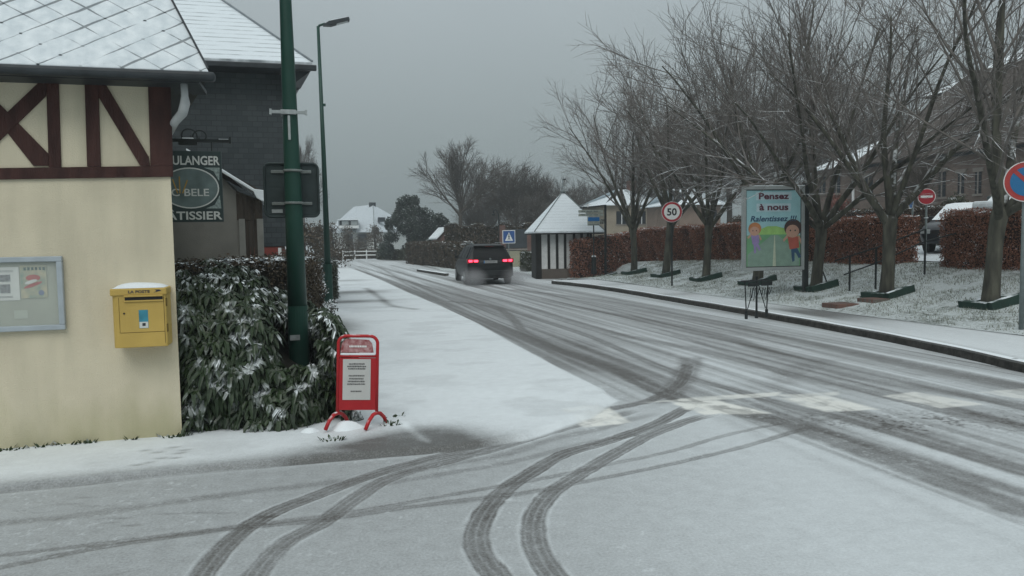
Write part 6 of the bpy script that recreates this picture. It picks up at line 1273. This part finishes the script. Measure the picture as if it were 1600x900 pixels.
# second, taller roof with snow showing between branches
tb2 = empty('tall_brick_building', (33, 18, 1), 'taller brown building behind with a snow streaked roof showing through branches', 'building')
z0_ = onX(1480, 145, 34).z; MB().box((34, 2, .3), (44, onX(1455, 150, 34).y, z0_)).build('wall', M['brown_brick'], tb2)
yC = onX(1455, 150, 34).y; zr2 = onX(1560, 70, 38).z
M['patchy_snow_roof'] = mat('patchy_snow_roof', (.08, .075, .07), .9, .2, 3, snow=.9, snow_scale=1.6, snow_lo=.1, snow_hi=.5)
roof_faces('roof', [[(33.6, 1.5, z0_), (33.6, yC+.4, z0_), (39, yC-3.0, zr2), (39, 1.5, zr2)], [(33.6, yC+.4, z0_), (44.4, yC+.4, z0_), (39, yC-3, zr2)]], M['patchy_snow_roof'], tb2)
MB().box((37.5, yC-5, zr2-1.0), (38.3, yC-4.2, zr2+1.1)).build('chimney', M['brown_brick'], tb2)

# houses beyond the striped hut
def simple_house(name, label, cx, cy, wx, wy, z0, ze, zr, wallm, roofm, wins=(), chim=None):
    rt = empty(name, (cx, cy, z0), label, 'house'); MB().box((cx-wx/2, cy-wy/2, z0-1), (cx+wx/2, cy+wy/2, ze)).build('wall', wallm, rt)
    o = .35; P = [(cx-wx/2-o, cy-wy/2-o, ze), (cx+wx/2+o, cy-wy/2-o, ze), (cx+wx/2+o, cy+wy/2+o, ze), (cx-wx/2-o, cy+wy/2+o, ze)]; k = wy/2; A = (cx-wx/2+k, cy, zr); B = (cx+wx/2-k, cy, zr)
    roof_faces('roof', [[P[0], P[1], B, A], [P[1], P[2], B], [P[2], P[3], A, B], [P[3], P[0], A]], roofm, rt)
    for (x0, x1, za, zb) in wins: w_ = MB().box((x0, cy-wy/2-.03, za), (x1, cy-wy/2+.02, zb)).build('window', M['dark_window'], rt); MB().box((x0-.06, cy-wy/2-.05, za-.1), (x1+.06, cy-wy/2-.0, za-.001)).build('sill', M['stone_trim'], w_); MB().box(((x0+x1)/2-.03, cy-wy/2-.045, za), ((x0+x1)/2+.03, cy-wy/2-.031, zb)).build('mullion', M['white_paint'], w_)
    if chim: MB().box((chim-.3, cy-.3, zr-.6), (chim+.3, cy+.3, zr+.7)).build('chimney', M['brick_red'], rt)
    return rt
M['beige_wall'] = mat('beige_wall', (.30, .26, .20), .9, .12, 1.5); M['snow_roof'] = row_roof_mat('snowy_roof_far', .3, .3)
Yh = 56.0; a = onY(948, 345, Yh); b = onY(1040, 345, Yh); ze = onY(990, 320, Yh).z; zr = onY(990, 296, Yh+3).z
simple_house('house', 'beige house with a snowy roof showing between the first street trees', (a.x+b.x)/2, Yh+3, b.x-a.x, 6, .6, ze, zr, M['beige_wall'], M['snow_roof'], [(a.x+.8, a.x+1.7, ze-1.5, ze-.5), (a.x+2.6, a.x+3.3, ze-1.5, ze-.5)], b.x-1.6)
Yh = 46.0; a = onY(1062, 345, Yh); b = onY(1126, 345, Yh); ze = onY(1095, 319, Yh).z; zr = onY(1095, 296, Yh+3).z
simple_house('house', 'brownish house with a snowy roof right of the 50 sign tree', (a.x+b.x)/2, Yh+2.5, b.x-a.x, 5, .6, ze, zr, mat('brown_wall', (.20, .15, .12), .9, .12, 1.5), M['snow_roof'], [(b.x-.9, b.x-.3, ze-1.5, ze-.4)])

# ------------------------------------------------------------------ far white house, fence and garden things
hs_ = empty('white_house', (8, 105, .1), 'distant white house with snowy roof and dormer at the end of the road', 'house')
P1 = onY(507, 362, 109); P2 = onY(585, 362, 101.5); P3 = onY(655, 361, 110); A_ = onY(583, 319.5, 109); B_ = onY(553, 323, 112); zE2 = P2.z; P1.z = zE2; P3.z = zE2
BK = Vector((P1.x+5, 119, zE2))
roof_faces('roof', [[P1, P2, A_, B_], [P2, P3, A_], [P3, BK, B_, A_], [BK, P1, B_]], mat('far_snow_roof', (.52, .57, .60), .8, .04, 1), hs_)
M['far_white'] = mat('far_white_wall', (.55, .56, .54), .8, .06)
c_ = (P1+P2+P3+BK)/4; pf = [c_+(q-c_)*.90 for q in (P1, P2, P3, BK)]; MB().prism([(q.x, q.y, -.5) for q in pf], (0, 0, zE2+.5-.05)).build('wall', M['far_white'], hs_)
MB().tube([P2+Vector((0, 0, .05)), A_+Vector((0, 0, .02))], .045, 5).build('ridge', M['galv'], hs_); MB().box((A_.x-.55, A_.y-.2, A_.z-1.0), (A_.x+.35, A_.y+.4, A_.z+.28)).build('chimney', M['dark_window'], hs_)
dl = onY(531, 357, 103.5); dr_ = onY(559, 344, 103.5); dm = MB().box((dl.x, 103.5, dl.z), (dr_.x, 107, dr_.z)).build('dormer', M['dark_window'], hs_)
for k in (0, 1): x0 = dl.x+.28+k*(dr_.x-dl.x)*.5; MB().box((x0, 103.44, dl.z+.45), (x0+.85, 103.499, dr_.z-.12)).build('window', M['grey_metal'], dm)
MB().box((dl.x-.1, 103.4, dl.z), (dr_.x+.1, 103.495, dl.z+.38)).build('balcony', M['white_paint'], dm); MB().box((dl.x-.2, 103.2, dr_.z+.001), (dr_.x+.2, 107, dr_.z+.15)).build('dormer_snow', M['snow'], dm)
for px in ((543, 366, 551, 384), (560, 366, 572, 386)):
    a = onY(px[0], px[3], 103.0); b = onY(px[2], px[1], 103.0); MB().box((a.x, a.y-.4, a.z), (b.x, a.y+1.5, b.z)).build('window', M['dark_window'], hs_)
a = onY(597, 343, 104); MB().box((a.x-.5, 104.2, a.z-.3), (a.x+.45, 105, a.z+.3)).build('skylight', M['dark_window'], hs_)
FY = 71.0; fa = onY(536, 400, FY); fb = onY(604, 400, FY)
fe = empty('rail_fence', (fa.x, FY, 0), 'white post and rail fence crossing the far end of the road', 'fence')
x = fa.x; zt5 = onY(560, 391.5, FY).z
while x < fb.x: MB().box((x-.05, FY-.05, -.05), (x+.05, FY+.05, zt5+.06)).build('post', M['white_paint'], fe); x += 1.05
for zz in (zt5-.08, zt5-.42): MB().box((fa.x, FY-.075, zz-.05), (fb.x, FY-.052, zz+.05)).build('rail', M['white_paint'], fe)

M['far_dark_green'] = mat('far_evergreen', (.022, .034, .026), .9, .3, 1, island=.8, col2=(.045, .062, .048), snow=.25, snow_lo=.4)
def leaf_tree(name, label, x, y, z0, h, rad, n, leaf, m, seed, shape=1.0, cat='tree', group=None, trunk=True, sq=1):
    """evergreen or shrub: trunk, and a crown of small faces spread through uneven clumps"""
    r = np.random.default_rng(seed); rt = empty(name, (x, y, z0), label, cat, group)
    if trunk: MB().tube([(x, y, z0-.2), (x+.05, y, z0+h*.35), (x, y, z0+h*.85)], [rad*.07+.04, rad*.05+.03, .02], 7).build('trunk', M['laurel_wood'], rt)
    nc = max(8, int((60 if name == 'conifer' else 30)*sq)); cc = []
    for i in range(nc):
        t = r.random()**.8; zz = .10+.85*t; rr_ = rad*(1-t**(1.6*shape))*.95+rad*.10; a = r.random()*6.28; q = rr_*(r.random()**.5)*(1+.25*r.random()); cc.append((x+q*math.cos(a), y+q*math.sin(a), z0+h*zz, rad*((.10+.16*r.random()) if name == 'conifer' else (.18+.22*r.random()))))
    cc = np.array(cc); k = r.integers(0, nc, n); v = r.normal(size=(n, 3)); v /= np.linalg.norm(v, axis=1, keepdims=True); v *= (r.random((n, 1))**.45)
    P = cc[k, :3]+v*cc[k, 3:4]*np.array([1, 1, 1.15]); P[:, 2] = np.maximum(P[:, 2], z0+.02); nn = v+r.normal(0, .6, (n, 3)); nn /= np.linalg.norm(nn, axis=1, keepdims=True)
    a = np.cross(nn, r.normal(size=(n, 3))); a /= np.linalg.norm(a, axis=1, keepdims=True); b = np.cross(nn, a); L = leaf*(.5+r.random((n, 1)))
    V = np.stack([P-a*L*.5, P-b*L*.35, P+a*L*.5, P+b*L*.35], 1).reshape(-1, 3); mesh_arrays('crown', V, np.arange(n*4).reshape(-1, 4), m, rt, False, ORG[rt]); return rt
g = onY(642, 390, 66); leaf_tree('conifer', 'dense dark evergreen tree right of the distant white house', g.x, 66, 0, onY(642, 306, 66).z, 2.8, 30000, .17, M['far_dark_green'], 5, .9)
g = onY(686, 390, 68); leaf_tree('conifer', 'lower dark evergreen joined to the right flank of the taller one', g.x, 68, 0, onY(686, 336, 68).z, 2.0, 9000, .26, M['far_dark_green'], 6, .9)
# bare background trees
FT = [make_tree('x', 101, (M['far_twig'], M['far_twig']), group='bare trees in the background', h0=4.6, limbs=12, limb_len=4.9, r0=.19, elev=(22, 76), dens=(10, 8, 5), rmin=.012), make_tree('x', 113, (M['far_twig'], M['far_twig']), group='bare trees in the background', h0=1.0, limbs=15, limb_len=6.8, r0=.13, elev=(56, 86), dens=(11, 8, 5), rmin=.012)]
FTL = [(0, 717, 213, 58, 0, .92, 'tallest lone bare tree behind the car, left of its neighbours'), (1, 800, 236, 62, 1.0, 1.0, 'bushy bare tree between the tall lone tree and the hut'), (1, 846, 256, 60, 2.2, .95, 'bushy bare tree directly above the left slope of the hut roof'), (1, 765, 262, 70, 4, 1.0, 'fainter bare tree in the gap between the lone tree and the bushy one'),
       (1, 905, 276, 66, 3, 1.1, 'low bare tree showing right of the hut roof tip'), (1, 955, 268, 70, 5, 1.0, 'bare tree behind the beige house, left part of its roof'), (0, 1010, 232, 62, 2, 1.0, 'bare tree rising behind the beige house chimney'), (1, 1075, 178, 56, 1, 1.05, 'tall bare tree behind the crown of the 50 sign tree'),
       (1, 742, 300, 64, 1.7, .9, 'low bare thicket tree at the foot of the tall lone tree'), (1, 828, 292, 56, 5.2, .9, 'low bare thicket tree just left of the hut roof'), (1, 875, 282, 58, .7, .9, 'low bare thicket tree behind the hut roof tip'),
       (0, 1140, 138, 52, 3, 1.05, 'tall bare tree behind the brownish house'), (1, 1215, 128, 50, 0, 1.05, 'tall bare tree behind and above the poster panel'), (0, 1270, 120, 48, 5, 1.0, 'tall bare tree left of the low brick wing'), (1, 1345, 92, 60, 2, 1.0, 'bare tree standing behind the brick buildings'),
       (0, 470, 205, 60, 1, .35, 'thin bare tree peeping out between the slate building and the slim lamp'), (0, 1440, 232, 23.5, 2, .5, 'small bare tree in front of the brick building wall')]
for i, (k, px, py, Y, rz, sc_, lb) in enumerate(FTL):
    used = [j for j in range(i) if FTL[j][0] == k]; t = FT[k] if not used else copy_tree(FT[k]); g = onY(px, py, Y); z0 = 0 if g.x < 16 else 1.0; hgt_ = 8.9
    hgt_ = max(max(v.co.z for v in ch.data.vertices) for ch in children(t)); s_ = (g.z-z0)/hgt_; t['label'] = lb; t.location = (g.x, Y, z0); t.rotation_euler = (0, 0, rz); t.scale = (s_*sc_*1.05, s_*sc_*1.05, s_)
# hedges and shrubs along the far road
a = onG(652, 412); b = onG(722, 421); hedge('clipped_hedge', 'brown hedge along the far verge left of the car', (a.x, a.y+1), (b.x+.3, b.y), 1.3, 0, 1.45, M['brown_hedge'], 12000, .12, M['hedge_core'], topsnow=10, seed=21, rough_top=.12)
Yb = 50; a = onY(697, 400, Yb); b = onY(822, 400, Yb); hedge('clipped_hedge', 'tall dark hedge behind the car with a white snow line on top', (a.x, Yb), (b.x, Yb-1), 1.2, 0, onY(760, 353, Yb).z, M['brown_hedge'], 12000, .13, M['hedge_core'], topsnow=60, seed=22, rough_top=.15)
a = onY(522, 402, 72); b = onY(537, 402, 72); hedge('clipped_hedge', 'low dark hedge at the left end of the white rail fence', (a.x-1.5, 72), (b.x, 72), 1.0, 0, onY(528, 391, 72).z, M['brown_hedge'], 2500, .14, M['hedge_core'], seed=23)
a = onY(596, 402, 70); b = onY(650, 405, 64); hedge('clipped_hedge', 'pale green low hedge in front of the dark evergreen', (a.x, 70), (b.x, 63), 1.0, 0, onY(620, 391, 68).z, M['green_hedge'], 4500, .14, M['hedge_core'], topsnow=6, seed=24)
hedge('clipped_hedge', 'low brown hedge directly behind the white rail fence', (onY(530, 400, 74).x, 74), (onY(612, 400, 74).x, 74), .9, 0, .85, M['brown_hedge'], 4000, .12, M['hedge_core'], seed=27)
shr = [(545, 402, 84, 3.0, 'brown garden shrub left of the white house window'), (586, 402, 82, 3.1, 'brown garden shrub in front of the white house corner'), (520, 402, 66, 3.0, 'brown garden shrub just right of the slim lamp'), (475, 402, 42, 2.6, 'brown shrub behind the thick green post'), (497, 402, 50, 2.6, 'brown shrub just left of the slim lamp')]
for i, (px, py, Y, h, lb) in enumerate(shr): g = onY(px, py, Y); leaf_tree('shrub', lb, g.x, Y, 0, h, h*.62, 2600, .13, M['brown_hedge'], 40+i, .7, 'shrub', 'brown shrubs along the far gardens', True)
g = onX(1308, 320, 23.5); leaf_tree('shrub', 'reddish twiggy shrub in front of the low brick wing', g.x, g.y, 1.2, 2.0, 1.5, 4000, .10, mat('red_shrub', (.16, .05, .045), .9, .3, 2, island=.7, col2=(.26, .12, .09)), 60, .6, 'shrub')
g = onX(1490, 320, 23.5); leaf_tree('shrub', 'grey green rounded shrub in front of the brick building door', g.x, g.y, 1.2, 1.7, 1.3, 4000, .09, M['green_hedge'], 61, .6, 'shrub')
Ys = 15.6; g = onY(487, 410, 17.5); leaf_tree('shrub', 'rounded shrub heaped with snow beside the thick green post', .28, 17.6, 0.03, 1.28, .42, 6000, .05, mat('snowy_shrub', (.10, .10, .085), .9, .3, 3, island=.6, snow=.85, snow_lo=-.1, snow_hi=.4), 62, .5, 'shrub')
c = onY(485, 472, 16.6); t_ = onY(484, 428, 16.6); tag(MB().tube([c, t_], .03, 8).tube([t_-Vector((.04, 0, .02)), t_+Vector((.04, 0, .02))], .012, 6).build('marker_post', M['grey_metal']), 'thin pale post before the snowy shrub by the pavement', 'post')
# little roofed hut seen over the hedge
Yk = 56; p = [onY(683, 374, Yk), onY(697, 357, Yk), onY(712, 374, Yk)]
kh = empty('garden_shed', (p[0].x, Yk, 0), 'tiny shed roof with one snowy slope above the far hedge', 'shed'); MB().prism([(p[0].x+.2, Yk, 0), (p[2].x-.2, Yk, 0), (p[2].x-.2, Yk, p[2].z), (p[1].x, Yk, p[1].z-.1), (p[0].x+.2, Yk, p[0].z)], (0, 3, 0)).build('wall', M['brick_red'], kh)
MB().prism([p[0]+Vector((-.1, -.3, 0)), p[1]+Vector((0, -.3, 0)), p[1]+Vector((0, -.3, .12)), p[0]+Vector((-.1, -.3, .1))], (0, 3.6, 0)).build('roof_snow', M['snow'], kh); MB().prism([p[1]+Vector((0, -.3, 0)), p[2]+Vector((.1, -.3, 0)), p[2]+Vector((.1, -.3, .08)), p[1]+Vector((0.001, -.3, .12))], (0, 3.6, 0)).build('roof', M['slate_wall'], kh)
# gateway beside the hut
Yg = 44.5; gw = empty('garage_front', (onY(800, 410, Yg).x, Yg, 0), 'cream garage front under dark boards between brick pillars beside the hut', 'garage')
def gb(px0, py0, px1, py1, nm, m, y=Yg, th=.3): a = onY(px0, py1, y); b = onY(px1, py0, y); return MB().box((a.x, y, max(a.z, -.05)), (b.x, y+th, b.z)).build(nm, m, gw)
gb(783, 352, 789.5, 418, 'brick_pillar', M['brick_red']); gb(824, 362, 832, 418, 'brick_pillar', M['brick_red']); gb(790, 358, 823.5, 388, 'dark_boards', M['slate_wall']); gb(790, 391.5, 823.5, 418, 'cream_door', mat('cream_door', (.30, .29, .21), .8, .1, 2)); gb(789.6, 388.3, 824, 391.2, 'lintel', M['stone_trim'], Yg-.05, .35)
g = onY(822, 415, 38.5); hedge('clipped_hedge', 'small square green hedge block at the left corner of the hut', (onY(816, 410, 38.5).x, 38.5), (onY(834, 410, 38.5).x, 38.5), .8, 0, onY(822, 395, 38.5).z, M['green_hedge'], 2500, .08, M['hedge_core'], topsnow=60, seed=25)
# pedestrian crossing sign
Yp = 39.0; c = onY(795, 370, Yp); S = .345
xs2 = empty('crossing_sign', (c.x, Yp, 0), 'square blue pedestrian crossing sign with a white triangle above the car', 'road sign')
MB().tube([(c.x, Yp+.04, 0), (c.x, Yp+.04, c.z+S)], .03, 8).build('post', M['galv'], xs2); MB().box((c.x-S, Yp-.02, c.z-S), (c.x+S, Yp, c.z+S)).build('white_border', M['sign_white'], xs2, bevel=.004); MB().box((c.x-S+.035, Yp-.026, c.z-S+.035), (c.x+S-.035, Yp-.0205, c.z+S-.035)).build('blue_field', mat('crossing_blue', (.03, .09, .26), .5, .1), xs2)
MB().prism([(c.x-.22, Yp-.031, c.z-.21), (c.x+.22, Yp-.031, c.z-.21), (c.x, Yp-.031, c.z+.24)], (0, .0045, 0)).build('white_triangle', M['sign_white'], xs2)
wm = MB()
for a_, b_, w_ in (((0, .10), (0, -.03), .045), ((0, -.02), (-.055, -.16), .028), ((0, -.02), (.055, -.16), .028), ((-.0, .06), (.06, -.01), .02), ((-.0, .06), (-.06, -.0), .02)): wm.bar((c.x+a_[0], Yp-.034, c.z+a_[1]), (c.x+b_[0], Yp-.034, c.z+b_[1]), w_, .004, (0, 1, 0))
wm.tube([(c.x, Yp-.036, c.z+.135), (c.x, Yp-.033, c.z+.135)], .026, 10); wm.build('walker_pictogram', M['sign_black'], xs2)
# curved garden lamp above the hedge
Yq = 48.5; q = [onY(x, y, Yq) for x, y in ((780, 352), (779, 338), (777, 330), (774, 327), (771.5, 329), (771, 333))]
cl = empty('curved_lamp', (q[0].x, Yq, 0), 'small dark crook topped lamp showing above the snowy hedge behind the car', 'lamp'); MB().tube([(q[0].x, Yq, 0)]+q, .055, 8).build('post', M['black_metal'], cl, smooth=True); MB().ball((q[5].x, Yq, q[5].z-.08), .13, 10, 7, (1, 1, .7)).build('lamp_head', M['black_metal'], cl, smooth=True)
# far kerb island
ka = onG(654, 424); kb_ = onG(698, 431); MBk = MB().bar((ka.x, ka.y, .05), (kb_.x, kb_.y, .05), .2, .14); tag(MBk.build('kerb_island', kerb_mat()), kind='structure')
# plant sprigs poking through the pavement snow
for i, (px, py, lb) in enumerate([(616, 652, 'bare weed sprig in the snow right of the red sign, upper one'), (612, 664, 'leafy weed clump in the snow right of the foot of the red sign'), (520, 688, 'dark sprig in the snow between the feet of the red sign')]):
    g = onG(px, py, .045); tuft('weed', g.x, g.y, .045, .07, 26 if i else 12, M['weed'], lb, 90+i, group='weeds poking out of the snowy pavement', h=.035)
for i, (px, py, r_, lb) in enumerate([(484, 677, .085, 'small snow heap with leaves at the foot of the laurel'), (541, 672, .15, 'rounded snow heap between the feet of the red sign')]):
    g = onG(px, py, .045); b = MB(); vs = []; fs = []; n = 16; rr = random.Random(i)
    for j in range(7):
        for k in range(n): t = 2*math.pi*k/n; q = r_*(j/6)*(1+.18*math.sin(3*t+i)+.1*rr.random()); vs.append((g.x+q*math.cos(t), g.y+.6*q*math.sin(t)+.04, .04+r_*.55*(1-(j/6)**2)))
    for j in range(6):
        for k in range(n): fs.append((j*n+k, (j+1)*n+k, (j+1)*n+(k+1) % n, j*n+(k+1) % n))
    b.add(vs, fs); tag(b.build('snow_heap', M['snow'], None, smooth=True), lb, 'snow heap', 'little snow heaps by the laurel')

# mist of melt water thrown up behind the rear wheels
vm_ = bpy.data.materials.new('spray'); vm_.use_nodes = True; vt = vm_.node_tree; vt.nodes.clear(); vo = N(vt, 'ShaderNodeOutputMaterial'); vv = N(vt, 'ShaderNodeVolumePrincipled'); vv.inputs['Color'].default_value = (.85, .88, .9, 1)
vc = N(vt, 'ShaderNodeTexCoord'); vg = N(vt, 'ShaderNodeTexGradient', gradient_type='SPHERICAL'); vt.links.new(vc.outputs['Object'], vg.inputs['Vector']); vp = N(vt, 'ShaderNodeMath', operation='POWER'); vp.inputs[1].default_value = 1.6; vt.links.new(vg.outputs['Fac'], vp.inputs[0]); vx = N(vt, 'ShaderNodeMath', operation='MULTIPLY'); vx.inputs[1].default_value = 1.8; vt.links.new(vp.outputs[0], vx.inputs[0]); vt.links.new(vx.outputs[0], vv.inputs['Density']); vt.links.new(vv.outputs[0], vo.inputs['Volume'])
for k, dx in enumerate((-.80, .82)):
    sp_ = MB().ball((0, 0, 0), 1.0, 20, 14).build('wheel_spray', vm_); sp_.location = (7.0+dx, 28.2, .30); sp_.scale = (.62, 1.3, .48); tag(sp_, 'thin mist of spray behind the %s rear wheel of the dark car' % ('left', 'right')[k], 'spray', kind='stuff')

# ------------------------------------------------------------------ damp hazy air
hz = MB().box((-60, -25, -1.6), (110, 260, 21)).build('haze', None); hz['kind'] = 'stuff'
hm = bpy.data.materials.new('haze'); hm.use_nodes = True; ht = hm.node_tree; ht.nodes.clear(); ho = N(ht, 'ShaderNodeOutputMaterial'); hv = N(ht, 'ShaderNodeVolumePrincipled'); hv.inputs['Density'].default_value = .0024; hv.inputs['Color'].default_value = (.80, .86, .88, 1); hv.inputs['Anisotropy'].default_value = .2
ht.links.new(hv.outputs[0], ho.inputs['Volume']); hz.data.materials.append(hm)
